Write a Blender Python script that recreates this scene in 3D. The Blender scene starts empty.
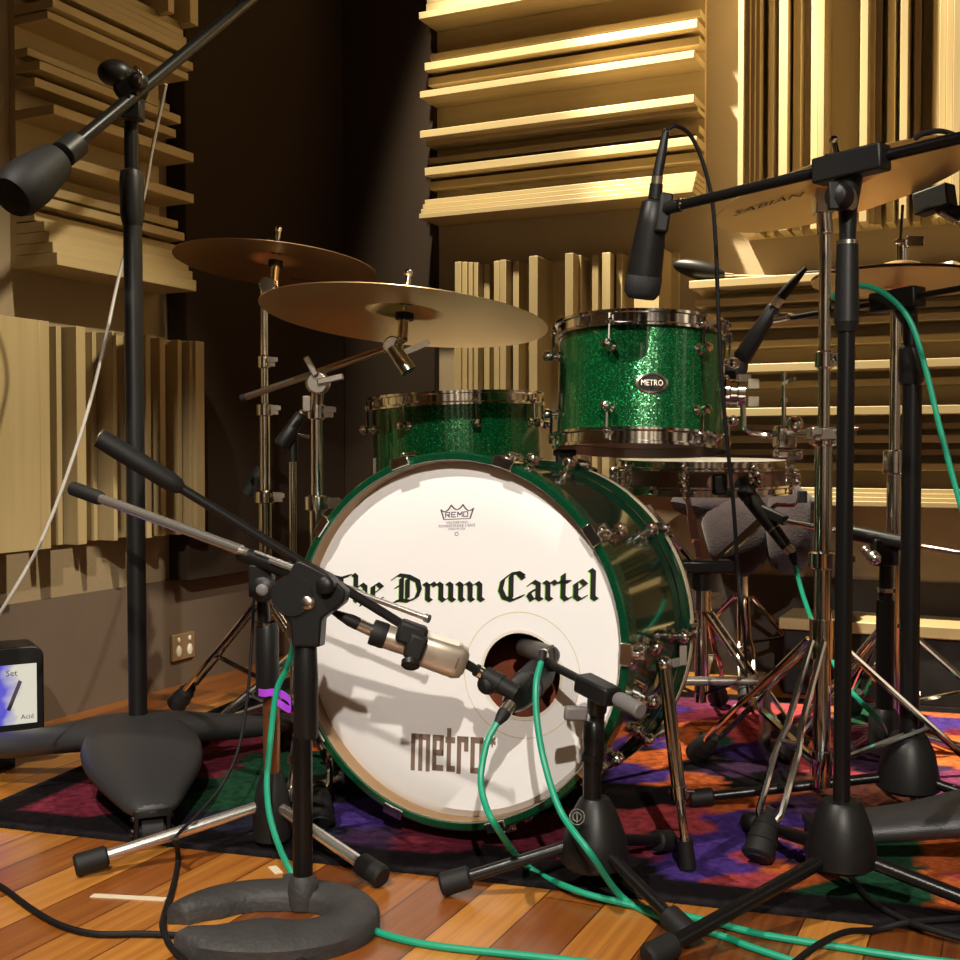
import bpy, math, random
from math import sin, cos, pi, radians, sqrt
from mathutils import Vector as V, Matrix
random.seed(7)
SC = bpy.context.scene
COL = SC.collection

# ------------------------------------------------------------------ camera, world, lights, exposure
F, CH, PITCH = 1150.0, 0.62, radians(1.5)
TH = radians(25.3); RW_ = Matrix.Rotation(TH, 4, 'Z')      # the room's own axes: everything laid out below is turned by this, the camera too
cam_d = bpy.data.cameras.new('camera'); cam = bpy.data.objects.new('camera', cam_d); COL.objects.link(cam)
cam.matrix_world = RW_ @ Matrix.Translation((0, 0, CH)) @ Matrix.Rotation(radians(90) - PITCH, 4, 'X')
cam_d.sensor_width = 36; cam_d.sensor_height = 36; cam_d.lens = F / 960 * 36; cam_d.clip_start = 0.02
SC.camera = cam
w = bpy.data.worlds.new('world'); SC.world = w; w.use_nodes = True
w.node_tree.nodes['Background'].inputs[0].default_value = (1, .8, .6, 1)
w.node_tree.nodes['Background'].inputs[1].default_value = .02
SC.view_settings.view_transform = 'Standard'; SC.view_settings.look = 'None'
SC.view_settings.exposure = 0.0; SC.view_settings.gamma = 1; SC.view_settings.use_curve_mapping = False

def spot(name, loc, aim, watts, colour, angle=70, blend=.5, size=.05):
    d = bpy.data.lights.new(name, 'SPOT'); o = bpy.data.objects.new(name, d); COL.objects.link(o)
    o.matrix_world = RW_ @ Matrix.Translation(loc) @ (V(aim) - V(loc)).to_track_quat('-Z', 'Y').to_matrix().to_4x4()
    d.energy = watts; d.color = colour; d.spot_size = radians(angle); d.spot_blend = blend; d.shadow_soft_size = size
    return o
WARM, PALE = (1, .90, .67), (1, .91, .79)
spot('ceiling_or_fill_spot', (.15, -1.9, 2.5), (-.02, 1.75, .33), 530, PALE, 27, .35, .03)          # on the drumhead, from behind the camera
spot('ceiling_or_fill_spot', (-1.0, .55, 2.6), (-.05, 1.8, .30), 235, PALE, 44, .5, .025)            # from upper left
spot('ceiling_or_fill_spot', (.75, 1.55, 2.5), (-1.05, 2.55, .22), 290, WARM, 34, .8, .03)           # toward the left wall
spot('ceiling_or_fill_spot', (-.265, 2.834, 2.9), (.45, 3.2, 1.0), 490, WARM, 58, .5, .03)            # wall washers in the corner, grazing the back wall
spot('ceiling_or_fill_spot', (-.243, 2.88, 2.85), (1.2, 2.80, 1.25), 820, WARM, 56, .35, .03)
spot('ceiling_or_fill_spot', (.9, -1.9, 2.8), (.5, -3.2, 1.4), 380, PALE, 100, .6, .08)              # added unseen fill, so chrome reflects a lit wall behind the camera
spot('ceiling_or_fill_spot', (2.4, -.2, 2.8), (3.1, .1, 1.3), 260, PALE, 100, .6, .08)  # added unseen fill as well, on the right wall

# ------------------------------------------------------------------ picture geometry helpers
RIGHT, FWD, UP = V((1, 0, 0)), V((0, cos(PITCH), -sin(PITCH))), V((0, sin(PITCH), cos(PITCH)))
EYE = V((0, 0, CH))
def ray(px, py): return FWD + RIGHT * ((px - 480) / F) + UP * ((480 - py) / F)
def at(px, py, y): r = ray(px, py); return EYE + r * (y / r.y)
def fl(px, py, z=0.0): r = ray(px, py); return EYE + r * ((z - CH) / r.z)
def zat(Y, py):
    k = (480 - py) / F
    return CH + Y * (k * cos(PITCH) - sin(PITCH)) / (cos(PITCH) + k * sin(PITCH))
E_, G_ = V((sin(TH), cos(TH), 0)), V((cos(TH), -sin(TH), 0))     # into the corner along the left wall / along the back wall
WL_S, WC_T = -2.018, 3.15
def room(s, t, z): return G_ * s + E_ * t + V((0, 0, z))
def cw(px, py, d): r = ray(px, py); k = (WC_T - d - EYE.dot(E_)) / r.dot(E_); p = EYE + r * k; return p.dot(G_), p.z
def lw(px, py, d): r = ray(px, py); k = (WL_S + d - EYE.dot(G_)) / r.dot(G_); p = EYE + r * k; return p.dot(E_), p.z
RM = Matrix(((G_.x, E_.x, 0, 0), (G_.y, E_.y, 0, 0), (0, 0, 1, 0), (0, 0, 0, 1)))
def frame(o, z, x=None):
    z = V(z).normalized(); x = V(x) if x is not None else (V((1, 0, 0)) if abs(z.x) < .9 else V((0, 1, 0)))
    x = (x - z * x.dot(z)).normalized(); y = z.cross(x)
    m = Matrix((x, y, z)).transposed().to_4x4(); m.translation = V(o); return m

# ------------------------------------------------------------------ mesh builder
class MB:
    def __init__(s, M=None): s.v, s.f, s.M = [], [], M
    def add(s, vs, fs):
        n = len(s.v)
        s.v += [(s.M @ V(p)) if s.M else V(p) for p in vs]; s.f += [tuple(i + n for i in f) for f in fs]; return s
    def box(s, c, d, R=None):
        vs = []
        for z in (-1, 1):
            for y in (-1, 1):
                for x in (-1, 1):
                    p = V((x * d[0] / 2, y * d[1] / 2, z * d[2] / 2)); vs.append((R @ p if R else p) + V(c))
        return s.add(vs, [(0, 2, 3, 1), (4, 5, 7, 6), (0, 1, 5, 4), (2, 6, 7, 3), (0, 4, 6, 2), (1, 3, 7, 5)])
    def bar(s, a, b, wd, ht, up=(0, 0, 1)):
        a, b = V(a), V(b); m = frame((a + b) / 2, b - a, up if abs((b - a).normalized().dot(V(up))) < .95 else (1, 0, 0))
        return s.box((a + b) / 2, (ht, wd, (b - a).length), m.to_3x3())
    def path(s, pts, r, seg=10, closed=False):
        pts = [V(p) for p in pts]; n = len(pts); rs = r if isinstance(r, (list, tuple)) else [r] * n
        vs, fs, x = [], [], None
        for i, p in enumerate(pts):
            a = pts[(i - 1) % n] if closed or i else p; b = pts[(i + 1) % n] if closed or i < n - 1 else p
            t = (b - a)
            if t.length < 1e-9: t = pts[min(i + 1, n - 1)] - pts[max(i - 1, 0)]
            if t.length < 1e-9: t = V((0, 0, 1))
            m = frame(p, t, x); x = m.to_3x3().col[0]
            vs += [m @ V((rs[i] * cos(2 * pi * k / seg), rs[i] * sin(2 * pi * k / seg), 0)) for k in range(seg)]
        for i in range(n if closed else n - 1):
            for k in range(seg):
                j = (i + 1) % n
                fs.append((i * seg + k, i * seg + (k + 1) % seg, j * seg + (k + 1) % seg, j * seg + k))
        if not closed: fs += [tuple(range(seg))[::-1], tuple((n - 1) * seg + k for k in range(seg))]
        return s.add(vs, fs)
    def cyl(s, a, b, r0, r1=None, seg=16):
        a, b = V(a), V(b); m = frame(a, b - a); h = (b - a).length; r1 = r0 if r1 is None else r1
        vs = [m @ V((r * cos(2 * pi * k / seg), r * sin(2 * pi * k / seg), z)) for r, z in ((r0, 0), (r1, h)) for k in range(seg)]
        fs = [(k, (k + 1) % seg, seg + (k + 1) % seg, seg + k) for k in range(seg)] + [tuple(range(seg))[::-1], tuple(range(seg, 2 * seg))]
        return s.add(vs, fs)
    def lathe(s, prof, m=None, seg=32, closed=False):
        m = m or Matrix(); vs, fs, n = [], [], len(prof)
        for k in range(seg):
            a = 2 * pi * k / seg; vs += [m @ V((r * cos(a), r * sin(a), h)) for r, h in prof]
        for k in range(seg):
            q = (k + 1) % seg
            for i in range(n if closed else n - 1):
                j = (i + 1) % n; fs.append((k * n + i, q * n + i, q * n + j, k * n + j))
        if not closed:
            for e in (0, n - 1):
                if prof[e][0] > 1e-6: fs.append(tuple(k * n + e for k in (range(seg) if e else range(seg)[::-1])))
        return s.add(vs, fs)
    def ball(s, c, r, sc=(1, 1, 1), m=None, seg=14, n=9):
        mm = m.to_3x3() if m else Matrix.Identity(3); vs = [V(c) + mm @ V((0, 0, -r * sc[2]))]; fs = []
        for i in range(1, n):
            p = -pi / 2 + pi * i / n
            vs += [V(c) + mm @ V((r * sc[0] * cos(p) * cos(2 * pi * k / seg), r * sc[1] * cos(p) * sin(2 * pi * k / seg), r * sc[2] * sin(p))) for k in range(seg)]
        vs.append(V(c) + mm @ V((0, 0, r * sc[2]))); L = len(vs) - 1
        for k in range(seg):
            q = (k + 1) % seg; fs += [(0, 1 + q, 1 + k), (L, L - seg + k, L - seg + q)]
            for i in range(n - 2): fs.append((1 + i * seg + k, 1 + i * seg + q, 1 + (i + 1) * seg + q, 1 + (i + 1) * seg + k))
        return s.add(vs, fs)
    def prism(s, poly, z0, z1, m=None):
        m = m or Matrix(); n = len(poly)
        vs = [m @ V((x, y, z)) for z in (z0, z1) for x, y in poly]
        return s.add(vs, [tuple(range(n))[::-1], tuple(range(n, 2 * n))] + [(k, (k + 1) % n, n + (k + 1) % n, n + k) for k in range(n)])
    def loft(s, rings, caps=True):
        n = len(rings[0]); vs = [p for r in rings for p in r]; fs = []
        for i in range(len(rings) - 1):
            for k in range(n): fs.append((i * n + k, i * n + (k + 1) % n, (i + 1) * n + (k + 1) % n, (i + 1) * n + k))
        if caps: fs += [tuple(range(n))[::-1], tuple((len(rings) - 1) * n + k for k in range(n))]
        return s.add(vs, fs)
    def build(s, name, mat, parent=None, angle=35, loc=None, local=False, matrix=None, bevel=0, sub=0):
        me = bpy.data.meshes.new(name)
        if parent is not None: off = V((0, 0, 0)) if local else ORG[parent]
        elif matrix is not None: off = V((0, 0, 0))
        else:
            if loc is None:
                xs = [p.x for p in s.v]; ys = [p.y for p in s.v]
                loc = ((min(xs) + max(xs)) / 2, (min(ys) + max(ys)) / 2, min(p.z for p in s.v))
            off = V(loc)
        rot = Matrix.Identity(3) if (local or matrix is not None) else RW_.to_3x3()
        me.from_pydata([tuple(rot @ (p - off)) for p in s.v], [], s.f); me.validate()
        import bmesh
        bm = bmesh.new(); bm.from_mesh(me); bmesh.ops.recalc_face_normals(bm, faces=bm.faces); bm.to_mesh(me); bm.free()
        me.polygons.foreach_set('use_smooth', [True] * len(me.polygons)); me.set_sharp_from_angle(angle=radians(angle))
        me.materials.append(mat); o = bpy.data.objects.new(name, me); COL.objects.link(o)
        if parent is not None: o.parent = parent; ORG[o] = off
        elif matrix is not None: o.matrix_world = RW_ @ matrix; ORG[o] = V((0, 0, 0))
        else: o.location = RW_ @ off; ORG[o] = off
        if bevel:
            b = o.modifiers.new('bevel', 'BEVEL'); b.width = bevel; b.segments = 2; b.limit_method = 'ANGLE'
        if sub: m = o.modifiers.new('smooth', 'SUBSURF'); m.levels = sub; m.render_levels = sub
        return o
ORG = {}
def tag(o, label, cat, group=None, kind=None):
    o['label'] = label; o['category'] = cat
    if group: o['group'] = group
    if kind: o['kind'] = kind
    return o
def thing(name, label, cat, loc, group=None):
    o = bpy.data.objects.new(name, None); COL.objects.link(o); o.location = RW_ @ V(loc); o.empty_display_size = .05
    ORG[o] = V(loc); return tag(o, label, cat, group)
def struct(o): o['kind'] = 'structure'; return o
def spline(pts, n=10):
    pts = [V(p) for p in pts]; out = []
    P = [pts[0] * 2 - pts[1]] + pts + [pts[-1] * 2 - pts[-2]]
    for i in range(1, len(P) - 2):
        for k in range(n):
            t = k / n; a, b, c, d = P[i - 1:i + 3]
            out.append(.5 * ((2 * b) + (c - a) * t + (2 * a - 5 * b + 4 * c - d) * t * t + (3 * b - a - 3 * c + d) * t ** 3))
    out.append(pts[-1]); return out

# ------------------------------------------------------------------ materials
def mat(name, col, rough=.5, metal=0., coat=0., spec=.5, bump=0., bscale=200, vary=0., vscale=8, emit=0, sheen=0):
    m = bpy.data.materials.new(name); m.use_nodes = True; N = m.node_tree.nodes; L = m.node_tree.links; b = N['Principled BSDF']
    b.inputs['Base Color'].default_value = (*col, 1); b.inputs['Roughness'].default_value = rough; b.inputs['Metallic'].default_value = metal
    b.inputs['Coat Weight'].default_value = coat; b.inputs['Coat Roughness'].default_value = .05; b.inputs['Specular IOR Level'].default_value = spec
    b.inputs['Sheen Weight'].default_value = sheen
    if emit: b.inputs['Emission Color'].default_value = (*col, 1); b.inputs['Emission Strength'].default_value = emit
    tc = N.new('ShaderNodeTexCoord')
    if bump:
        n = N.new('ShaderNodeTexNoise'); n.inputs['Scale'].default_value = bscale; n.inputs['Detail'].default_value = 3
        bp = N.new('ShaderNodeBump'); bp.inputs['Strength'].default_value = bump; bp.inputs['Distance'].default_value = .002
        L.new(tc.outputs['Object'], n.inputs['Vector']); L.new(n.outputs['Fac'], bp.inputs['Height']); L.new(bp.outputs[0], b.inputs['Normal'])
    if vary:
        n = N.new('ShaderNodeTexNoise'); n.inputs['Scale'].default_value = vscale; n.inputs['Detail'].default_value = 5
        mx = N.new('ShaderNodeMix'); mx.data_type = 'RGBA'
        mx.inputs[6].default_value = (*[c * (1 - vary) for c in col], 1); mx.inputs[7].default_value = (*[min(1, c * (1 + vary)) for c in col], 1)
        L.new(tc.outputs['Object'], n.inputs['Vector']); L.new(n.outputs['Fac'], mx.inputs[0]); L.new(mx.outputs[2], b.inputs['Base Color'])
    return m
M = {}
M['chrome'] = mat('chrome', (.80, .78, .74), .10, 1)
M['worn_chrome'] = mat('worn_chrome', (.66, .63, .58), .24, 1, bump=.05, bscale=90)
M['nickel'] = mat('nickel', (.62, .55, .44), .3, 1)
M['black'] = mat('black_metal', (.006, .0055, .0055), .3, 0, spec=.35, bump=.08, bscale=500)
M['satin'] = mat('black_satin', (.0085, .008, .008), .42, spec=.35, bump=.1, bscale=500)
M['grille'] = mat('black_grille', (.02, .02, .021), .55, .3, bump=.6, bscale=900)
M['rubber'] = mat('black_rubber', (.010, .0095, .0095), .6, spec=.35, bump=.15, bscale=300)
M['moulded'] = mat('moulded_rubber', (.030, .030, .032), .40, spec=.5, bump=.35, bscale=420)
M['mid_grey'] = mat('mid_grey', (.055, .048, .044), .45)
M['grey_cap'] = mat('grey_cap', (.16, .15, .15), .45)
M['steel_cast'] = mat('cast_iron', (.036, .034, .033), .6, bump=.8, bscale=110, vary=.35, vscale=25)
M['champagne'] = mat('champagne_metal', (.60, .52, .42), .38, .75)
M['white_metal'] = mat('bright_steel', (.82, .80, .75), .22, .9)
M['head_white'] = mat('coated_drumhead', (.83, .82, .82), .55, bump=.08, bscale=600)
M['head_clear'] = mat('drumhead', (.22, .20, .18), .35, bump=.05)
M['shell_in'] = mat('bare_shell', (.32, .2, .1), .6, vary=.2)
M['snare_wood'] = mat('snare_shell', (.13, .055, .036), .35, coat=.5, vary=.4, vscale=30)
M['cream'] = mat('cream_inlay', (.70, .62, .45), .35)
M['ink'] = mat('black_ink', (.006, .006, .006), .6)
M['ink_green'] = mat('lime_ink', (.22, .55, .04), .6)
M['ink_brown'] = mat('faded_brown_ink', (.20, .135, .10), .6)
M['ink_violet'] = mat('violet_grey_ink', (.10, .07, .12), .6)
M['plaster'] = mat('tan_plaster', (.29, .215, .125), .8, bump=.25, bscale=160, vary=.12, vscale=5)
M['dado'] = mat('brown_dado', (.125, .088, .062), .75, bump=.2, bscale=160, vary=.12, vscale=6)
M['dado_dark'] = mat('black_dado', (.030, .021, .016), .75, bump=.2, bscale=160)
M['reflector_pale'] = mat('reflector_pale', (.62, .55, .44), .7)
M['fabric'] = mat('dark_fabric', (.034, .023, .016), 1, bump=.4, bscale=700, spec=.08)
M['ceil'] = mat('ceiling_paint', (.05, .035, .025), .9, bump=.1)
M['wall_far'] = mat('timber_wall', (.06, .042, .028), .7, vary=.35, vscale=3)
M['green_cable'] = mat('green_cable', (.008, .33, .19), .42)
M['grey_cable'] = mat('grey_cable', (.30, .27, .24), .5)
M['black_cable'] = mat('black_cable', (.005, .0045, .005), .6, spec=.3)
M['purple'] = mat('purple_velcro', (.42, .05, .80), .7, bump=.5, bscale=900)
M['tape'] = mat('white_tape', (.72, .62, .45), .7)
M['outlet'] = mat('brass_plate', (.48, .35, .20), .35, .6)
M['white'] = mat('white_plastic', (.75, .71, .62), .4)
M['velour'] = mat('purple_grey_velour', (.030, .021, .024), 1, bump=.9, bscale=220, vary=.3, vscale=40, sheen=.15, spec=.1)
M['blanket'] = mat('orange_blanket', (.24, .055, .022), .95, bump=.6, bscale=120, vary=.95, vscale=11)
M['brown_tube'] = mat('bronzed_tube', (.30, .13, .055), .3, .75)
M['screen_paper'] = None

def nodes(m): return m.node_tree.nodes, m.node_tree.links, m.node_tree.nodes['Principled BSDF']
def timber(name, c0, c1, axis):
    m = mat(name, c0, .45, bump=.03); N, L, b = nodes(m)
    tc = N.new('ShaderNodeTexCoord'); mp = N.new('ShaderNodeMapping'); sc = [1 / 45] * 3; sc[axis] = 1 / 2.2; mp.vector_type = 'TEXTURE'; mp.inputs['Scale'].default_value = sc
    n = N.new('ShaderNodeTexNoise'); n.inputs['Scale'].default_value = 1; n.inputs['Detail'].default_value = 6
    mx = N.new('ShaderNodeMix'); mx.data_type = 'RGBA'; mx.inputs[6].default_value = (*c0, 1); mx.inputs[7].default_value = (*c1, 1)
    L.new(tc.outputs['Object'], mp.inputs['Vector']); L.new(mp.outputs[0], n.inputs['Vector']); L.new(n.outputs['Fac'], mx.inputs[0]); L.new(mx.outputs[2], b.inputs['Base Color'])
    return m
PA, PB = (.46, .355, .180), (.34, .245, .115)
M['pine_h'] = timber('pine_boards', PA, PB, 0)
M['pine_v'] = timber('pine_uprights', PA, PB, 2)
M['pine_l'] = timber('pine_side_boards', PA, PB, 1)

def sparkle(name, c0, c1, rough):
    m = mat(name, c0, rough, .5, coat=1); N, L, b = nodes(m)
    tc = N.new('ShaderNodeTexCoord'); vo = N.new('ShaderNodeTexVoronoi'); vo.inputs['Scale'].default_value = 560
    L.new(tc.outputs['Object'], vo.inputs['Vector'])
    mx = N.new('ShaderNodeMix'); mx.data_type = 'RGBA'; mx.inputs[6].default_value = (*c0, 1); mx.inputs[7].default_value = (*c1, 1)
    sp = N.new('ShaderNodeSeparateColor'); L.new(vo.outputs['Color'], sp.inputs[0])
    pw = N.new('ShaderNodeMath'); pw.operation = 'POWER'; pw.inputs[1].default_value = 9; L.new(sp.outputs[0], pw.inputs[0]); L.new(pw.outputs[0], mx.inputs[0]); L.new(mx.outputs[2], b.inputs['Base Color'])
    ge = N.new('ShaderNodeNewGeometry'); su = N.new('ShaderNodeVectorMath'); su.operation = 'SUBTRACT'; su.inputs[1].default_value = (.5, .5, .5)
    L.new(vo.outputs['Color'], su.inputs[0]); s2 = N.new('ShaderNodeVectorMath'); s2.operation = 'SCALE'; s2.inputs['Scale'].default_value = .22; L.new(su.outputs[0], s2.inputs[0])
    ad = N.new('ShaderNodeVectorMath'); L.new(ge.outputs['Normal'], ad.inputs[0]); L.new(s2.outputs[0], ad.inputs[1])
    no = N.new('ShaderNodeVectorMath'); no.operation = 'NORMALIZE'; L.new(ad.outputs[0], no.inputs[0]); L.new(no.outputs[0], b.inputs['Normal'])
    return m
M['sparkle'] = sparkle('green_sparkle', (.002, .085, .022), (.012, .36, .10), .22)
M['hoop_green'] = sparkle('green_hoop_lacquer', (.002, .075, .028), (.006, .16, .06), .3)
m = M['gloss_green'] = mat('green_gloss_wrap', (.006, .040, .018), .12, .35, coat=1)

def bronze(name, c0, c1, rough):
    m = mat(name, c0, rough, 1); N, L, b = nodes(m)
    tc = N.new('ShaderNodeTexCoord'); mp = N.new('ShaderNodeMapping'); mp.inputs['Scale'].default_value = (1, 1, 0)
    ln = N.new('ShaderNodeVectorMath'); ln.operation = 'LENGTH'; L.new(tc.outputs['Object'], mp.inputs['Vector']); L.new(mp.outputs[0], ln.inputs[0])
    n = N.new('ShaderNodeTexNoise'); n.noise_dimensions = '1D'; n.inputs['Scale'].default_value = 420; n.inputs['Detail'].default_value = 4; L.new(ln.outputs['Value'], n.inputs['W'])
    bp = N.new('ShaderNodeBump'); bp.inputs['Strength'].default_value = .28; bp.inputs['Distance'].default_value = .001
    L.new(n.outputs['Fac'], bp.inputs['Height']); L.new(bp.outputs[0], b.inputs['Normal'])
    n2 = N.new('ShaderNodeTexNoise'); n2.inputs['Scale'].default_value = 9; n2.inputs['Detail'].default_value = 5; L.new(tc.outputs['Object'], n2.inputs['Vector'])
    mx = N.new('ShaderNodeMix'); mx.data_type = 'RGBA'; mx.inputs[6].default_value = (*c0, 1); mx.inputs[7].default_value = (*c1, 1)
    L.new(n2.outputs['Fac'], mx.inputs[0]); L.new(mx.outputs[2], b.inputs['Base Color']); return m
M['bronze'] = bronze('cymbal_bronze', (.88, .62, .27), (.96, .74, .38), .36)
M['bronze_dark'] = bronze('dull_or_shaded_bronze', (.52, .34, .19), (.64, .44, .25), .38)  # dull tone; on the hi-hats it carries the golden cymbal's shade

def floor_mat():
    m = mat('timber_floor', (.5, .2, .05), .30, coat=.35); N, L, b = nodes(m); b.inputs['Coat Roughness'].default_value = .22
    tc = N.new('ShaderNodeTexCoord'); mp = N.new('ShaderNodeMapping'); mp.inputs['Rotation'].default_value = (0, 0, -pi / 2); L.new(tc.outputs['Object'], mp.inputs['Vector'])
    br = N.new('ShaderNodeTexBrick'); br.inputs['Scale'].default_value = 1; br.inputs['Brick Width'].default_value = .9; br.inputs['Row Height'].default_value = .085
    br.inputs['Mortar Size'].default_value = .0012; br.offset = .37; br.inputs['Color1'].default_value = (0, 0, 0, 1); br.inputs['Color2'].default_value = (1, 1, 1, 1); br.inputs['Mortar'].default_value = (.1, .1, .1, 1); br.inputs['Bias'].default_value = 0
    L.new(mp.outputs[0], br.inputs['Vector'])
    m2 = N.new('ShaderNodeMapping'); m2.inputs['Scale'].default_value = (2, 75, 1); L.new(mp.outputs[0], m2.inputs['Vector'])
    n = N.new('ShaderNodeTexNoise'); n.inputs['Scale'].default_value = 1; n.inputs['Detail'].default_value = 6; n.inputs['Roughness'].default_value = .65; L.new(m2.outputs[0], n.inputs['Vector'])
    ma = N.new('ShaderNodeMix'); ma.data_type = 'FLOAT'; ma.inputs[0].default_value = .5; L.new(br.outputs['Color'], ma.inputs[2]); L.new(n.outputs['Fac'], ma.inputs[3])
    cr = N.new('ShaderNodeValToRGB'); e = cr.color_ramp.elements
    e[0].position = .2; e[0].color = (.085, .020, .005, 1); e[1].position = .74; e[1].color = (.60, .255, .045, 1)
    k = cr.color_ramp.elements.new(.5); k.color = (.30, .090, .014, 1)
    L.new(ma.outputs[0], cr.inputs[0]); mx = N.new('ShaderNodeMix'); mx.data_type = 'RGBA'; mx.blend_type = 'MULTIPLY'; mx.inputs[7].default_value = (.35, .3, .25, 1)
    L.new(br.outputs['Fac'], mx.inputs[0]); L.new(cr.outputs[0], mx.inputs[6]); L.new(mx.outputs[2], b.inputs['Base Color']); return m
M['floor'] = floor_mat()
def rug_mat():
    m = mat('patchwork_pile', (.1, .05, .05), 1, bump=.7, bscale=500, spec=.1); N, L, b = nodes(m)
    at_ = N.new('ShaderNodeAttribute'); at_.attribute_name = 'design'; tc = N.new('ShaderNodeTexCoord')
    n = N.new('ShaderNodeTexNoise'); n.inputs['Scale'].default_value = 70; n.inputs['Detail'].default_value = 6; L.new(tc.outputs['Object'], n.inputs['Vector'])
    cr = N.new('ShaderNodeValToRGB'); cr.color_ramp.elements[0].position = .3; cr.color_ramp.elements[0].color = (.45, .45, .45, 1); cr.color_ramp.elements[1].position = .65; cr.color_ramp.elements[1].color = (1.15, 1.15, 1.15, 1)
    L.new(n.outputs['Fac'], cr.inputs[0]); mx = N.new('ShaderNodeMix'); mx.data_type = 'RGBA'; mx.blend_type = 'MULTIPLY'; mx.inputs[0].default_value = 1
    L.new(at_.outputs['Color'], mx.inputs[6]); L.new(cr.outputs[0], mx.inputs[7]); L.new(mx.outputs[2], b.inputs['Base Color']); return m
M['rug'] = rug_mat()

# ------------------------------------------------------------------ lettering helpers
def hull(p):
    p = sorted(set(p)); 
    def half(q):
        h = []
        for a in q:
            while len(h) > 1 and (h[-1][0] - h[-2][0]) * (a[1] - h[-2][1]) - (h[-1][1] - h[-2][1]) * (a[0] - h[-2][0]) <= 0: h.pop()
            h.append(a)
        return h
    return half(p)[:-1] + half(p[::-1])[:-1]
def pen(mb, strokes, wd, ang, th, ox, oy, sc, m, z0, z1, sy=None):
    sy = sc if sy is None else sy
    a = radians(ang); u = (cos(a) * wd / 2, sin(a) * wd / 2); n = (-sin(a) * th / 2, cos(a) * th / 2)
    nib = [(i * u[0] + j * n[0], i * u[1] + j * n[1]) for i, j in ((1, 1), (1, -1), (-1, 1), (-1, -1))]
    for st in strokes:
        for p, q in zip(st, st[1:]):
            h = hull([(round(x + a0, 5), round(y + b0, 5)) for x, y in (p, q) for a0, b0 in nib])
            mb.prism([(ox + x * sc, oy + y * sy) for x, y in h], z0, z1, m)
BL = {  # blackletter pen strokes: (strokes, advance)
 'T': ([[(-.08, 1.2), (.1, 1.42), (.45, 1.3), (.85, 1.45)], [(.2, 1.22), (.04, .85), (.06, .35), (.3, .06), (.6, .1), (.82, .34)], [(.5, 1.3), (.5, .3)]], .98),
 'h': ([[(.02, 1.5), (.12, 1.38), (.12, .14), (.2, .04)], [(.12, .72), (.36, .97), (.5, .82), (.5, .2), (.38, -.14)]], .72),
 'e': ([[(.1, .84), (.1, .2), (.25, .05), (.46, .2)], [(.1, .84), (.28, .98), (.45, .78), (.13, .46)]], .60),
 'D': ([[(-.16, 1.22), (.05, 1.42), (.45, 1.34), (.82, 1.08), (.9, .62), (.78, .22), (.46, .04), (.16, .1), (-.08, .02)], [(.18, 1.25), (.18, .12)], [(.42, 1.2), (.42, .2)], [(-.02, .78), (.18, .9)]], 1.10),
 'r': ([[(0, .95), (.12, .84), (.12, .16), (.24, .05)], [(.14, .78), (.3, .97), (.42, .82)]], .52),
 'u': ([[(0, .95), (.12, .84), (.12, .18), (.24, .05), (.48, .26)], [(.38, .95), (.5, .84), (.5, .16), (.62, .05)]], .76),
 'm': ([[(0, .95), (.12, .84), (.12, .16), (.22, .05)], [(.12, .74), (.38, .96), (.48, .82), (.48, .16), (.58, .05)], [(.48, .74), (.74, .96), (.84, .82), (.84, .16), (.96, .05)]], 1.10),
 'C': ([[(.92, 1.12), (.72, 1.42), (.42, 1.36), (.14, 1.06), (.06, .58), (.2, .18), (.5, .04), (.9, .26)], [(.46, 1.28), (.46, .16)], [(.72, 1.42), (.92, 1.25)]], 1.06),
 'a': ([[(.08, .8), (.24, .97), (.42, .84), (.42, .15), (.54, .05)], [(.42, .6), (.16, .48), (.08, .3), (.2, .05), (.42, .22)]], .66),
 't': ([[(.16, 1.28), (.16, .2), (.28, .05), (.42, .14)], [(0, .93), (.38, .93)]], .52),
 'l': ([[(.02, 1.5), (.12, 1.38), (.12, .16), (.24, .05)]], .36), ' ': ([], .42)}
def blackletter(mb, txt, x0, x1, y, sy, m, z0, z1, dx=0, dy=0):
    tot = sum(BL[c][1] for c in txt) - .1; sc = (x1 - x0) / tot; x = x0
    for c in txt:
        pen(mb, BL[c][0], .215, 42, .04, x + dx, y + dy, sc, m, z0, z1, sy); x += BL[c][1] * sc
def text_on(mb, s, size, place, th=.0004, squash=1.0):
    c = bpy.data.curves.new('lettering', 'FONT'); c.body = s; c.size = size; c.align_x = 'CENTER'; c.align_y = 'CENTER'; c.resolution_u = 2
    o = bpy.data.objects.new('lettering', c); COL.objects.link(o); bpy.context.view_layer.update()
    me = bpy.data.meshes.new_from_object(o.evaluated_get(bpy.context.evaluated_depsgraph_get()))
    mb.add([place(v.co.x * squash, v.co.y) for v in me.vertices], [tuple(p.vertices) for p in me.polygons])
    bpy.data.objects.remove(o); bpy.data.curves.remove(c); bpy.data.meshes.remove(me)

# ================================================================== SETTING
SMAX, TMIN, CZ = 2.9, -3.2, 2.95
mb = MB(RM); mb.box(((WL_S + SMAX) / 2, (TMIN + WC_T) / 2, -.05), (SMAX - WL_S + .2, WC_T - TMIN + .2, .1)); struct(mb.build('floor', M['floor'], loc=(0, 0, 0)))
mb = MB(RM); mb.box(((WL_S + SMAX) / 2, (TMIN + WC_T) / 2, CZ + .05), (SMAX - WL_S + .2, WC_T - TMIN + .2, .1)); struct(mb.build('ceiling', M['ceil']))
DZ = .28
for nm, s0, s1, t0, t1 in (('left', WL_S - .1, WL_S, TMIN - .1, WC_T + .1), ('back', WL_S, SMAX, WC_T, WC_T + .1)):
    mb = MB(RM); mb.box(((s0 + s1) / 2, (t0 + t1) / 2, CZ / 2), (s1 - s0, t1 - t0, CZ)); struct(mb.build('wall_' + nm, M['plaster']))
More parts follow.
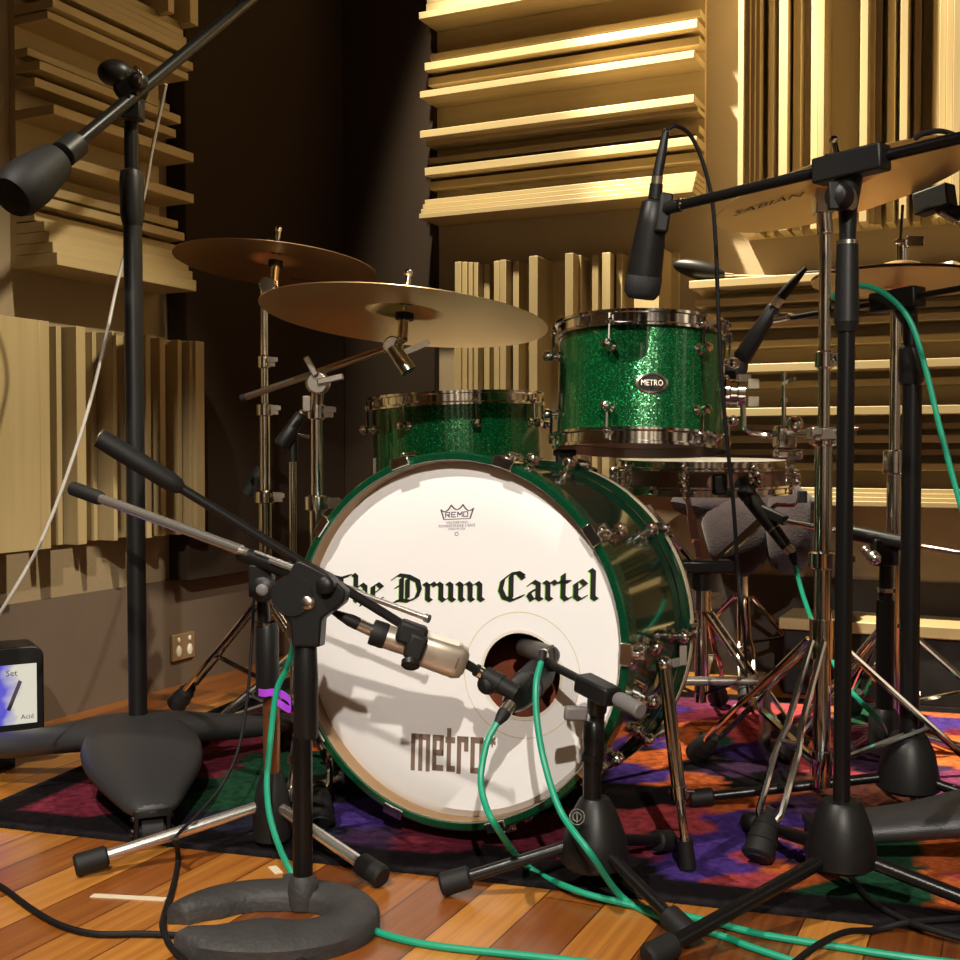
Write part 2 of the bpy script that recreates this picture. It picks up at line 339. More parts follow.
mb = MB(RM); mb.box((WL_S + .004, (TMIN + WC_T) / 2, DZ / 2), (.008, WC_T - TMIN, DZ)); struct(mb.build('baseboard_left', M['dado']))
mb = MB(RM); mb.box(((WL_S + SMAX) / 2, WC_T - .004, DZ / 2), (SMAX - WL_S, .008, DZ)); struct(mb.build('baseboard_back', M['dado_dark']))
mb = MB(RM); mb.box((SMAX + .05, (TMIN + WC_T) / 2, CZ / 2), (.1, WC_T - TMIN, CZ)); struct(mb.build('wall_right', M['wall_far']))
mb = MB(RM); mb.box(((WL_S + SMAX) / 2, TMIN - .05, CZ / 2), (SMAX - WL_S, .1, CZ)); struct(mb.build('wall_front', M['wall_far']))
for k in range(6):                                               # unseen pale strips added to front and right walls to streak the chrome
    mb = MB(RM); mb.box((-1.7 + .88 * k, TMIN + .02, 1.35), (.34, .04, 2.2)); struct(mb.build('streak_reflector_%d' % (k + 1), M['reflector_pale']))
    mb = MB(RM); mb.box((SMAX - .02, -2.6 + .95 * k, 1.35), (.04, .34, 2.2)); struct(mb.build('streak_reflector_%d' % (k + 7), M['reflector_pale']))

# dark fabric panels that line the corner
T0 = 2.363
mb = MB(RM); mb.box((WL_S + .0335, (T0 + WC_T) / 2, (DZ + 2.6) / 2), (.064, WC_T - T0, 2.6 - DZ)); o = mb.build('acoustic_panel', M['fabric'], bevel=.004)
tag(o, 'dark brown fabric acoustic panel on left wall beside the power outlet', 'acoustic panel')
S1 = -1.626
mb = MB(RM); mb.box(((WL_S + .066 + S1) / 2, WC_T - .0165, (DZ + 2.6) / 2), (S1 - WL_S - .066, .03, 2.6 - DZ)); o = mb.build('acoustic_panel', M['fabric'], bevel=.004)
tag(o, 'dark brown fabric panel on back wall next to the pale stacked boards', 'acoustic panel')

# ------------------------------------------------------------------ timber diffusers
BACK = .018
def diffuser_h(label, s0, s1, rows, zb, zt, dmat):        # boards lying flat on the back wall: rows = (z0, z1, depth)
    r = thing('timber_diffuser', label, 'acoustic diffuser', room((s0 + s1) / 2, WC_T, zb))
    mb = MB(RM); mb.box(((s0 + s1) / 2, WC_T - .001 - BACK / 2, (zb + zt) / 2), (s1 - s0, BACK, zt - zb)); mb.build('backing_board', dmat, r)
    mb = MB(RM)
    for z0, z1, d in rows: mb.box(((s0 + s1) / 2, WC_T - (BACK + d) / 2 - .0005, (z0 + z1) / 2), (s1 - s0, d - BACK + .001, z1 - z0))
    mb.build('slats', dmat, r, bevel=.0015); return r
def diffuser_v(label, z0, z1, cols, sa, sb, dmat):
    r = thing('timber_diffuser', label, 'acoustic diffuser', room((sa + sb) / 2, WC_T, z0))
    mb = MB(RM); mb.box(((sa + sb) / 2, WC_T - .001 - BACK / 2, (z0 + z1) / 2), (sb - sa, BACK, z1 - z0)); mb.build('backing_board', dmat, r)
    mb = MB(RM)
    for a, b, d in cols: mb.box(((a + b) / 2, WC_T - (BACK + d) / 2 - .0005, (z0 + z1) / 2), (b - a, d - BACK + .001, z1 - z0))
    mb.build('slats', dmat, r, bevel=.0015); return r
def zc(py, s, d): return zat(room(s, WC_T - d, 0).y, py)
s0, s1 = -1.624, -.80
rows = []
for ya, yb, d in ((-46, -39, .13), (-32, -26, .09), (-18, -11, .10), (-11, -4, .085), (-4, 4, .085), (4, 12, .09), (12.5, 19.5, .135), (54, 61, .065), (63, 71, .10), (78, 86, .078), (91.5, 98.5, .13), (131, 138.5, .13), (138.5, 146, .09), (158, 164.5, .075), (168, 176, .10), (182, 190, .068),
                  (200, 204.6, .10), (204.6, 209.2, .112), (209.2, 213.8, .124), (213.8, 219, .136)):
    rows.append((zc(yb, s0, d), zc(ya, s0, d), d))
diffuser_h('diffuser of pale boards lying flat, high on back wall above cymbal', s0, s1, rows, rows[-1][0], 2.05, M['pine_h'])
cols = []
for xa, xb, d in ((455, 461, .135), (461, 467, .125), (467, 472.5, .112), (472.5, 478, .10), (484, 489.5, .065), (494, 499.5, .10), (500, 506, .112), (513, 518.8, .075), (529, 537.5, .135),
                  (565, 573, .135), (573, 581, .09), (592, 598, .075), (602, 610, .10), (616, 622, .068), (634, 640, .10), (640, 646.5, .112), (646.5, 653, .124), (653, 659, .136)):
    cols.append((cw(xa, 350, d)[0], cw(xb, 350, d)[0], d))
zt = cw(455, 262, .135)[1]
diffuser_v('diffuser of upright pale boards low on back wall behind green rack tom', .50, zt, cols, cols[0][0] - .06, cols[-1][1] + .02, M['pine_v'])
cols = []
for xa, xb, d in ((738, 744, .136), (744, 750, .124), (750, 755, .112), (755, 760, .10), (768, 774, .07), (779, 788, .105), (793, 801, .08), (811, 818, .09), (818, 824.5, .135),
                  (860, 868, .135), (868, 875, .09), (875, 882, .075), (887, 895, .10), (900, 908, .13), (914, 921, .075), (932, 939, .10), (939, 946, .112), (946, 953, .124), (953, 961, .136), (968, 975, .07), (982, 990, .1)):
    cols.append((cw(xa, 100, d)[0], cw(xb, 100, d)[0], d))
zb = cw(738, 232, .136)[1]
diffuser_v('tall diffuser of upright pale boards high on back wall above ledge', zb, 2.3, cols, cols[0][0], cols[-1][1] + .03, M['pine_v'])
s0, s1 = -.806, .35
rows = []
for ya, yb, d in ((281, 289, .150), (289, 295, .05), (300, 307, .09), (313, 319, .06), (324, 331, .085), (343, 350, .085), (366, 374, .13), (383, 390, .06), (409, 417, .13), (425, 431, .06), (436, 443, .085), (449, 455, .06), (462, 469, .085),
                  (486, 490, .10), (490, 494, .112), (494, 498, .124), (498, 503, .136)):
    rows.append((zc(yb, s0, d), zc(ya, s0, d), d))
LEDGE = rows[0][1]
diffuser_h('diffuser of flat pale boards low on back wall topped by the ledge', s0, s1, rows, rows[-1][0], LEDGE, M['pine_h'])

def diffuser_l(label, t0, t1, boxes, zb, zt, dmat):         # on the left wall: boxes = (t0, t1, z0, z1, depth)
    r = thing('timber_diffuser', label, 'acoustic diffuser', room(WL_S, (t0 + t1) / 2, zb))
    mb = MB(RM); mb.box((WL_S + .001 + BACK / 2, (t0 + t1) / 2, (zb + zt) / 2), (BACK, t1 - t0, zt - zb)); mb.build('backing_board', dmat, r)
    mb = MB(RM)
    for a, b, z0, z1, d in boxes: mb.box((WL_S + (BACK + d) / 2 + .0005, (a + b) / 2, (z0 + z1) / 2), (d - BACK + .001, b - a, z1 - z0))
    mb.build('slats', dmat, r, bevel=.0015); return r
TA, TB = 1.855, 2.315
bx = []
for yc, hh, d in ((26, 4, .09), (34, 4, .10), (42, 4, .11), (51, 5, .12), (67, 4, .13), (77, 3.5, .115), (108, 3.5, .055), (120, 4, .09), (134, 4, .075), (158, 4.5, .13), (199, 4.5, .13), (225, 4, .08), (237, 4, .10), (249, 4, .072),
                  (258, 4.5, .10), (267, 4.5, .112), (276, 4.5, .124), (286, 5.5, .136)):
    Y = room(WL_S + d, TB, 0).y; bx.append((TA, TB, zat(Y, yc + hh), zat(Y, yc - hh), d))
diffuser_l('diffuser of shadowy flat boards high on left wall behind tall stand', TA, TB, bx, bx[-1][2], bx[0][3] + .03, M['pine_l'])
bx = []
zb, zt = lw(205, 533, .14)[1], lw(205, 342, .14)[1]
for xa, xb, d in ((-60, 40, .14), (40, 50, .14), (57, 62, .09), (77, 86, .125), (93, 97, .07), (113, 117, .115), (117, 126, .06), (146, 151, .13), (160, 165.5, .115), (178, 182, .12), (190, 194, .13), (196, 204.5, .14)):
    a, b = lw(xa, 440, d)[0], lw(xb, 440, d)[0]; bx.append((a, b, zb, zt, d))
diffuser_l('diffuser of upright boards low on left wall behind black boom ends', bx[0][0], bx[-1][1], bx, zb, zt, M['pine_v'])
bx = []
zb2 = lw(197, 26, .13)[1]
for xa, xb, d in ((158, 163, .10), (168, 174, .13), (178, 181, .09), (184, 187, .11), (190, 198, .13)):
    a, b = lw(xa, 10, d)[0], lw(xb, 10, d)[0]; bx.append((a, b, zb2, zb2 + .5, d))
diffuser_l('small diffuser of upright boards at top of left wall under the boom', bx[0][0], bx[-1][1], bx, zb2, zb2 + .5, M['pine_v'])

# ------------------------------------------------------------------ patchwork rug
RA = radians(-16.6); RU, RV = V((cos(RA), sin(RA), 0)), V((-sin(RA), cos(RA), 0)); RO = V((-.87, 1.895, 0)); RW, RD = 2.35, 1.36
CLR = dict(k=(.0065, .0045, .0055), m=(.15, .018, .035), b=(.10, .03, .02), p=(.065, .030, .20), r=(.40, .055, .065), o=(.55, .12, .03), g=(.012, .060, .028), v=(.20, .04, .10), n=(.016, .016, .03), d=(.045, .02, .055))
SEED = [(20, 820, 'm'), (60, 815, 'm'), (100, 790, 'm'), (205, 755, 'm'), (190, 770, 'm'), (150, 800, 'k'), (120, 830, 'k'), (210, 830, 'n'), (240, 800, 'g'), (300, 835, 'n'), (360, 850, 'd'), (340, 820, 'p'), (420, 852, 'm'), (470, 868, 'k'), (520, 870, 'k'), (560, 850, 'm'), (600, 870, 'k'), (640, 850, 'm'), (640, 830, 'r'),
        (665, 822, 'r'), (680, 830, 'r'), (655, 690, 'o'), (650, 740, 'p'), (660, 765, 'o'), (640, 775, 'p'), (680, 740, 'o'), (705, 728, 'o'), (695, 770, 'k'), (720, 735, 'o'), (735, 740, 'r'), (752, 732, 'r'), (757, 750, 'p'), (690, 785, 'o'), (660, 800, 'k'), (705, 800, 'o'), (725, 775, 'd'), (745, 785, 'k'), (735, 800, 'o'), (760, 800, 'o'),
        (715, 845, 'p'), (735, 855, 'p'), (700, 868, 'p'), (725, 870, 'p'), (690, 850, 'p'), (750, 830, 'p'), (752, 860, 'r'), (742, 885, 'r'), (790, 860, 'p'), (775, 830, 'p'), (805, 845, 'o'), (800, 880, 'o'), (820, 870, 'd'), (800, 810, 'd'), (830, 890, 'g'), (870, 850, 'g'), (880, 880, 'g'), (910, 890, 'g'), (905, 850, 'g'), (945, 860, 'o'), (950, 895, 'o'), (935, 835, 'k'), (960, 850, 'o'), (870, 688, 'o'), (860, 705, 'o'), (862, 720, 'g'), (868, 738, 'v'), (850, 760, 'd'),
        (940, 745, 'o'), (945, 765, 'o'), (930, 790, 'v'), (955, 780, 'v'), (880, 800, 'b'), (850, 800, 'b'), (820, 760, 'r'), (800, 745, 'o'), (830, 730, 'd'), (790, 715, 'r'), (700, 705, 'v'), (740, 690, 'm'), (610, 800, 'k'), (620, 745, 'k'), (560, 780, 'k'), (450, 800, 'k'), (350, 790, 'k'), (280, 770, 'g'), (250, 745, 'm'), (300, 740, 'o'), (900, 700, 'o'), (940, 705, 'g'), (990, 800, 'p'), (1000, 880, 'r')]
def rug():
    nx, ny = 150, 88; rnd = random.Random(3); vs, fs, cols = [], [], []
    sd = []
    for px, py, c in SEED:
        q = fl(px, py) - RO; sd.append((q.dot(RU), q.dot(RV), CLR[c]))
    for i in range(26): sd.append((rnd.uniform(0, RW), rnd.uniform(.75, RD), CLR[rnd.choice('kmpovgd')]))
    for j in range(ny + 1):
        for i in range(nx + 1):
            u, v_ = RW * i / nx, RD * j / ny; p = RO + RU * u + RV * v_ + V((0, 0, .008)); vs.append(p)
            e = min(u, RW - u, v_, RD - v_)
            if e < .075: c = CLR['k'] if e > .012 else (.02, .018, .02)
            else:
                a = u + .012 * sin(v_ * 41) + .008 * sin(v_ * 97 + u * 30); b = v_ + .010 * sin(u * 37) + .007 * sin(u * 89)
                c = min(sd, key=lambda s_: (s_[0] - a) ** 2 + (s_[1] - b) ** 2 * 1.1)[2]
            cols += [*c, 1]
    for j in range(ny):
        for i in range(nx): a = j * (nx + 1) + i; fs.append((a, a + 1, a + nx + 2, a + nx + 1))
    n = len(vs); edge = [i for i in range(nx + 1)] + [j * (nx + 1) + nx for j in range(1, ny + 1)] + [ny * (nx + 1) + i for i in range(nx - 1, -1, -1)] + [j * (nx + 1) for j in range(ny - 1, 0, -1)]
    for k in edge: vs.append(V((vs[k].x, vs[k].y, 0.0005))); cols += [.012, .01, .012, 1]
    L = len(edge)
    for k in range(L): fs.append((edge[k], n + k, n + (k + 1) % L, edge[(k + 1) % L]))
    mb = MB(); mb.v = vs; mb.f = fs; o = mb.build('rug', M['rug'], loc=RO)
    ca = o.data.color_attributes.new('design', 'FLOAT_COLOR', 'POINT'); ca.data.foreach_set('color', cols)
    tag(o, 'patchwork rug with black border under the drum kit', 'rug')
rug()
RZ = .0085
def gz(p, rug=True): return V((p[0], p[1], RZ if rug else 0))
def on_rug(p):
    q = V((p[0], p[1], 0)) - RO; return 0 < q.dot(RU) < RW and 0 < q.dot(RV) < RD
def ground(p): return RZ if on_rug(p) else .0005

# ================================================================== DRUMS
def lug(m, a, R, z, r=.011):          # a ball lug on a short post, standing out of the shell at angle a
    n = m.to_3x3() @ V((cos(a), sin(a), 0)); c = m @ V((R * cos(a), R * sin(a), z)); mb = MB()
    mb.lathe([(r * 1.15, 0), (r * 1.1, .003), (r * .55, .006), (r * .55, .010), (r, .014), (r * 1.15, .021), (r * .9, .028), (0, .031)], frame(c, n), 14); return mb
# ---- bass drum
BC = V((-.0498, 1.7748, .3251)); ph = radians(2.6); BA = V((sin(TH) * cos(ph), cos(TH) * cos(ph), -sin(ph))); BM = frame(BC, -BA, G_)
BI = BM.inverted(); HZ = -.022
def hp(px, py):
    o, d = BI @ EYE, BI.to_3x3() @ ray(px, py); k = (HZ - o.z) / d.z; p = o + d * k; return p.x, p.y
bd = thing('bass_drum', 'big green bass drum with white front head lettered The Drum Cartel', 'bass drum', (BC.x + BA.x * .18, BC.y + BA.y * .18, RZ))
R0 = .2925
mb = MB(BM); mb.lathe([(.279, -.042), (.279, -.332), (.270, -.332), (.270, -.042)], seg=96, closed=True); sh = mb.build('shell', M['gloss_green'], bd)
def hoop(name, z0, z1, mt):
    mb = MB(BM); mb.lathe([(R0 - .003, z0), (R0, z0 - .003), (R0, z1 + .003), (R0 - .003, z1), (.2805, z1), (.279, z1 + .003), (.279, z0 - .003), (.2805, z0)], seg=128, closed=True); return mb.build(name, mt, bd)
fh = hoop('hoop', 0, -.042, M['hoop_green']); rh = hoop('hoop', -.332, -.374, M['gloss_green'])
mb = MB(BM); mb.lathe([(R0 + .0006, -.343), (R0 + .0006, -.360), (R0 - .002, -.360), (R0 - .002, -.343)], seg=128, closed=True); o = mb.build('inlay_stripe', M['cream'], rh); o['label'] = 'cream stripe around rear hoop'
mb = MB(BM); mb.lathe([(.2792, -.004), (.2780, -.005), (.2780, -.041), (.2792, -.041)], seg=96, closed=True)
o = mb.build('hoop_lining', M['shell_in'], fh)
PX, PY = hp(521, 675); PR = .0648; NS = 128
mb = MB(BM); vs = []; fs = []
for k in range(NS):
    a = 2 * pi * k / NS; q = (.2779 * cos(a), .2779 * sin(a)); h = (PX + PR * cos(a), PY + PR * sin(a))
    for t in (0, .08, .4, 1): vs.append((q[0] + (h[0] - q[0]) * t, q[1] + (h[1] - q[1]) * t, HZ - (.010 if t == 0 else 0)))
for k in range(NS):
    for i in range(3): a = k * 4 + i; b = ((k + 1) % NS) * 4 + i; fs.append((a, b, b + 1, a + 1))
mb.add(vs, fs); head = mb.build('front_head', M['head_white'], bd); head['label'] = 'white coated front head with round port hole'
mb = MB(BM); mb.lathe([(PR - .001, HZ + .0006), (PR + .004, HZ + .0006), (PR + .004, HZ - .0012), (PR - .001, HZ - .0012)], Matrix.Translation((PX, PY, 0)), 64, True); mb.build('port_rim', M['white'], head)
mb = MB(BM); mb.lathe([(PR + .030, HZ + .0002), (PR + .0308, HZ + .0004), (PR + .0316, HZ + .0002)], Matrix.Translation((PX, PY, 0)), 96, True); mb.build('port_ring', M['cream'], head)
ya, yb = hp(329, 602.5), hp(597, 600.5); SL = (yb[1] - ya[1]) / (yb[0] - ya[0]); LR = Matrix(((1, 0, 0, 0), (SL, 1, 0, 0), (0, 0, 1, 0), (0, 0, 0, 1)))
ly = ya[1] - SL * ya[0]; sy = hp(450, 582)[1] - hp(450, 601.5)[1]
for nm, mt, dz, dx, dy in (('lettering_shadow', 'ink_green', .0002, -.0014, -.0008), ('lettering', 'ink', .0005, 0, 0)):
    for wd, a, b in (('The', 329, 383), ('Drum', 397, 484), ('Cartel', 499, 597)):
        mb = MB(BM); blackletter(mb, wd, hp(a, 600)[0], hp(b, 600)[0], ly, sy, LR, HZ + dz, HZ + dz + .0002, dx, dy)
        mb.build(nm, M[mt], head)
mb = MB(BM); CX, CY = hp(457, 519)                      # maker's crown at the top of the head
def cs(x, y): return (CX + x * .0285, CY + y * .0285)
cr = [(-1, .95), (-.8, 0), (.8, 0), (1, .95)]
CYS = .0205; CT = Matrix.Translation((CX, CY, 0)) @ Matrix(((1, 0, 0, 0), (SL, 1, 0, 0), (0, 0, 1, 0), (0, 0, 0, 1)))
arc = []
for x0, x1, y0, y1, dp in ((-1, -.36, .95, 1.35, .38), (-.36, .36, 1.35, 1.35, .45), (.36, 1, 1.35, .95, .38)):
    for k in range(9): t = k / 8; arc.append((x0 + (x1 - x0) * t, y0 + (y1 - y0) * t - dp * 4 * t * (1 - t) * (1 if 1 else 0)))
pen(mb, [cr, arc], (.07), 0, .07, 0, 0, .0285, CT, HZ + .0002, HZ + .0005, .0165)
LT = {'R': [[(0, 0), (0, 1), (.8, 1), (.8, .5), (0, .5)], [(.4, .5), (.8, 0)]], 'E': [[(.8, 0), (0, 0), (0, 1), (.8, 1)], [(0, .5), (.65, .5)]], 'M': [[(0, 0), (0, 1), (.45, .4), (.9, 1), (.9, 0)]], 'O': [[(0, 0), (0, 1), (.8, 1), (.8, 0), (0, 0)]]}
for i, c in enumerate('REMO'): pen(mb, [[(x, y) for x, y in st] for st in LT[c]], .16, 0, .2, (-.70 + i * .37) * .0285, .0035, .0088, CT, HZ + .0002, HZ + .0005, .0072)
mb.build('crown_emblem', M['ink_violet'], head)
mb = MB(BM)
for s_, dy, sz in (('WEATHER KING', -.30, .0052), ('POWERSTROKE 3 BASS', -.58, .0062), ('MADE IN USA', -.84, .0048)):
    text_on(mb, s_, sz, lambda x, y, dy=dy: CT @ V((x, dy * .0185 + y, HZ + .0004)))
mb.lathe([(.0022, HZ + .0003), (.0032, HZ + .0003), (.0032, HZ + .0005)], CT @ Matrix.Translation((0, -.0235, 0)), 20, True)
mb.build('small_print', M['ink_violet'], head)
mb = MB(BM)                                                # metro logo near the bottom of the head
lx0, lb = hp(411, 769); lx1 = hp(489, 769)[0]; lt = hp(450, 737)[1]; u = (lx1 - lx0) / 5.1; hgt = lt - lb
MET = [[[(.12, .05), (.12, .9)], [(.12, .9), (1.12, .9)], [(.62, .9), (.62, .05)], [(1.12, .9), (1.12, .05)]],
       [[(2.02, .09), (1.55, .09), (1.55, .9), (2.02, .9), (2.02, .5), (1.55, .5)]],
       [[(2.50, 1.1), (2.50, .09), (2.78, .09)], [(2.40, .86), (2.76, .86)]],
       [[(3.16, .05), (3.16, .9)], [(3.16, .9), (3.62, .9), (3.62, .66)]],
       [[(4.04, .09), (4.04, .9), (4.60, .9), (4.60, .09), (4.04, .09)]],
       [[(5.1, .84), (5.45, .98)], [(5.1, .98), (5.45, .84)], [(5.28, 1.05), (5.28, .77)]]]
for i, g in enumerate(MET): pen(mb, g, .27 if i < 5 else .08, 0, .16 if i < 5 else .07, 0, 0, u, Matrix.Translation((lx0, lb, 0)) @ Matrix(((1, 0, 0, 0), (SL * .8, 1, 0, 0), (0, 0, 1, 0), (0, 0, 0, 1))), HZ + .0002, HZ + .0005, hgt)
mb.build('logo', M['ink_brown'], head)
mb = MB(BM); mb.lathe([(.274, -.352), (.0001, -.352), (.0001, -.350), (.274, -.350)], seg=64); mb.build('rear_head', M['head_clear'], bd)
NL = 10
for i in range(NL):
    a = radians(72 + 36 * i)
    for zf, zl, sg in ((0, -.105, -1), (-.374, -.268, 1)):
        lm = lug(BM, a, .279, zl); lo = lm.build('lug', M['chrome'], bd)
        ct = BM @ Matrix.Rotation(a, 4, 'Z'); mb = MB(ct); zc_ = zf + sg * .021; e = -sg
        mb.box((R0 + .0032, 0, zc_), (.005, .028, .042)); mb.box((R0 - .0035, 0, zf + e * .004), (.0165, .034, .005), Matrix.Rotation(e * .25, 3, 'Y')); mb.box((R0 + .007, 0, zf + sg * .036), (.014, .022, .012))
        cl = mb.build('claw_hook', M['chrome'], bd, bevel=.0015)
        mb = MB(ct); mb.cyl((.300, 0, zf + sg * .020), (.300, 0, zl), .0035, seg=8); mb.ball((.300, 0, zf + sg * .016), .0068, (1, 1, .8)); mb.build('tension_rod', M['chrome'], cl)
mb = MB(); q = BM @ V((.2925 * cos(radians(80)), .2925 * sin(radians(80)), -.353)); mb.box(q + V((0, 0, .010)), (.030, .030, .022)); mb.cyl(q + V((-.02, 0, .018)), q + V((.022, 0, .018)), .006); mb.build('hoop_clamp', M['black'], bd, bevel=.003)
def spur(a, pts, toe):
    c = BM @ V((.281 * cos(a), .281 * sin(a), -.075)); n = BM.to_3x3() @ V((cos(a), sin(a), 0)); mb = MB()
    mb.cyl(c - n * .004, c + n * .018, .024, .020, 20); mb.cyl(c + n * .018, c + n * .030, .013); mb.ball(c + n * .036, .012); mb.path([c + n * .022, (c + n * .022 + pts[0]) / 2 + n * .006, pts[0]], .009, 10)
    br = mb.build('spur_bracket', M['chrome'], bd); d = (toe - pts[0]).normalized(); L = (toe - pts[0]).length
    mb = MB(); mb.cyl(pts[0] - d * .004, pts[0] + d * L * .62, .0105); mb.cyl(pts[0] + d * L * .6, pts[0] + d * L * .66, .0125); mb.cyl(pts[0] + d * L * .6, toe - d * .03, .0065); mb.ball(pts[0], .0125)
    k = pts[0] + d * L * .62; mb.cyl(k, k + V((.022, -.006, 0)), .003); mb.cyl(toe - d * .046, toe - d * .038, .0085); sp = mb.build('spur_leg', M['chrome'], bd)
    mb = MB(); mb.cyl(toe - d * .040, toe, .0115, .0125); mb.build('rubber_foot', M['rubber'], sp)
    mb = MB(); mb.bar(pts[0] + V((.012, -.004, .002)), pts[0] + V((.024, -.01, .006)), .006, .012); mb.box(pts[0] + V((.026, -.011, .015)), (.010, .006, .028)); mb.build('wing_bolt', M['white_metal'], sp)
p0 = at(664, 664, 1.685); toe = fl(688, 868, .0105) + V((0, 0, 0)); spur(radians(-14), [p0], toe)
p1 = BM @ V((-.310, -.085, -.085)); spur(radians(194), [p1], V((p1.x - .03, p1.y - .07, .0105)))
mb = MB(); rnd = random.Random(5); rg = []                  # cloth bundled inside the drum
for j in range(9):
    t = j / 8; ring = []
    for k in range(20):
        a = 2 * pi * k / 20; r = .105 * sqrt(max(.05, 1 - (2 * t - 1) ** 4)) * (1 + .12 * sin(3 * a + j)); ring.append(BM @ V((.03 + (t - .5) * .36, -.115 + .105 * sin(a) * r / .105, -.19 + r * cos(a))))
    rg.append(ring)
mb.loft(rg); tag(mb.build('folded_blanket', M['blanket'], sub=1), 'orange blanket bundled inside bass drum, seen through its port', 'blanket')

# ---- hanging and standing drums
def drum(name, label, cat, c, axis, R, h, nl, shell, hoop_h=.020, xref=(1, 0, 0), base=None, badge=None, lugz=None, a0=None, hoopm='chrome'):
    m = frame(c, axis, xref); r = thing(name, label, cat, base if base is not None else m @ V((0, 0, -h / 2)))
    mb = MB(m); mb.lathe([(R, -h / 2), (R, h / 2), (R - .007, h / 2), (R - .007, -h / 2)], seg=72, closed=True); mb.build('shell', shell, r)
    for sg in (1, -1):
        z = sg * h / 2; Ro = R + .010
        mb = MB(m); mb.lathe([(R + .002, z - sg * .006), (Ro, z - sg * .006), (Ro, z - sg * .002), (R + .004, z + sg * .001), (R + .004, z + sg * hoop_h * .72), (Ro - .001, z + sg * hoop_h * .78), (Ro - .001, z + sg * hoop_h), (R + .0015, z + sg * hoop_h)], seg=72, closed=True)
        mb.build('rim', M[hoopm], r)
        mb = MB(m); mb.lathe([(R + .001, z - sg * .002), (R - .002, z + sg * .004), (.0001, z + sg * .004), (.0001, z + sg * .003)], seg=48); mb.build('drumhead', M['head_clear'], r)
    lz = h / 2 - .040 if lugz is None else lugz
    for i in range(nl):
        a = (radians(-90) if a0 is None else a0) + 2 * pi * i / nl
        for sg in (1, -1):
            lo = lug(m, a, R, sg * lz, .0088).build('lug', M['chrome'], r)
            mb = MB(m @ Matrix.Rotation(a, 4, 'Z')); mb.cyl((R + .012, 0, sg * lz), (R + .012, 0, sg * (h / 2 + .006)), .0028, seg=8); mb.ball((R + .011, 0, sg * (h / 2 + .001)), .0066, (1, 1.2, 1)); mb.cyl((R + .012, 0, sg * (h / 2)), (R + .012, 0, sg * (h / 2 + .014)), .0036, seg=8)
            mb.build('tension_rod', M['chrome'], lo)
    return r, m
# rack tom: axis leans a little towards the player
TC = at(641, 388.5, 2.10); tax = V((.03, .085, 1)).normalized(); TR, THH = .1505, .186
tom, tm = drum('rack_tom', 'small sparkling green tom hanging over the bass drum, with oval badge', 'drum', TC, tax, TR, THH, 6, M['sparkle'], .022, a0=radians(-118))
ba = radians(-91); bn = tm.to_3x3() @ V((cos(ba), sin(ba), 0)); bp = tm @ V(((TR + .0015) * cos(ba), (TR + .0015) * sin(ba), -.012))
bm_ = frame(bp, bn, tm.to_3x3() @ V((-sin(ba), cos(ba), 0)))
mb = MB(bm_ @ Matrix.Diagonal((1, .62, 1, 1))); mb.lathe([(.0275, -.004), (.0275, .0012), (.0235, .0026), (.0225, .0008)], seg=40); bg = mb.build('badge', M['nickel'], tom); bg['label'] = 'oval metal badge'
mb = MB(bm_ @ Matrix.Diagonal((1, .62, 1, 1))); mb.lathe([(.0228, .0014), (.0001, .0014), (.0001, .0004)], seg=40); mb.build('badge_field', M['ink'], bg)
mb = MB(); text_on(mb, 'METRO', .0145, lambda x, y: bm_ @ V((x, y, .0022)), squash=.80); mb.build('badge_lettering', M['nickel'], bg)
# mounting bracket with its bent rod on the tom's right flank
ma = radians(-8); mn = tm.to_3x3() @ V((cos(ma), sin(ma), 0)); mc = tm @ V((TR * cos(ma), TR * sin(ma), -.004)); mb = MB()
mb.lathe([(.030, 0), (.030, .006), (.022, .009), (.022, .020), (.027, .022), (.027, .034), (.014, .037), (0, .038)], frame(mc, mn), 24); mb.box(mc + mn * .030 + V((.0, -.012, .024)), (.022, .018, .012)); br = mb.build('mount_bracket', M['chrome'], tom)
mb = MB()
for dz in (.014, -.018): mb.box(mc + mn * .046 + V((0, -.014, dz)), (.019, .010, .017))
mb.build('memory_plate', M['nickel'], br)
a = mc + mn * .030; mb = MB(); mb.path(spline([a + V((0, -.01, .03)), a + V((0, -.01, -.045)), a + V((.006, -.012, -.070)), a + V((.05, -.02, -.080)), at(784, 437, 2.02)], 6), .0055, 10); mb.build('bent_rod', M['chrome'], br)
# floor tom behind the bass drum on the left
FC = at(459, 432, 2.48); FC.z = .62 - .0; ftop = zat(2.48, 401); FH = .34; fc = V((FC.x, FC.y, ftop - FH / 2 - .012))
ft, fm = drum('floor_tom', 'wide green tom standing behind bass drum, on the left under a cymbal', 'drum', fc, (-.035, .02, 1), .181, FH, 8, M['sparkle'], .022, base=(fc.x, fc.y, RZ), lugz=FH / 2 - .045, a0=radians(-77))
for k in range(3):
    a = radians(90 + 120 * k); p = fc + V((.198 * cos(a), .198 * sin(a), 0)); mb = MB(); mb.box(fc + V((.188 * cos(a), .188 * sin(a), -.05)), (.03, .03, .05)); mb.build('leg_bracket', M['chrome'], ft)
    mb = MB(); mb.path([V((p.x, p.y, fc.z + .06)), V((p.x, p.y, .12)), V((p.x + .02 * cos(a), p.y + .02 * sin(a), .04))], .005); lg = mb.build('leg', M['chrome'], ft)
    mb = MB(); mb.cyl((p.x + .02 * cos(a), p.y + .02 * sin(a), .045), (p.x + .025 * cos(a), p.y + .025 * sin(a), RZ), .010, .013); mb.build('rubber_foot', M['rubber'], lg)
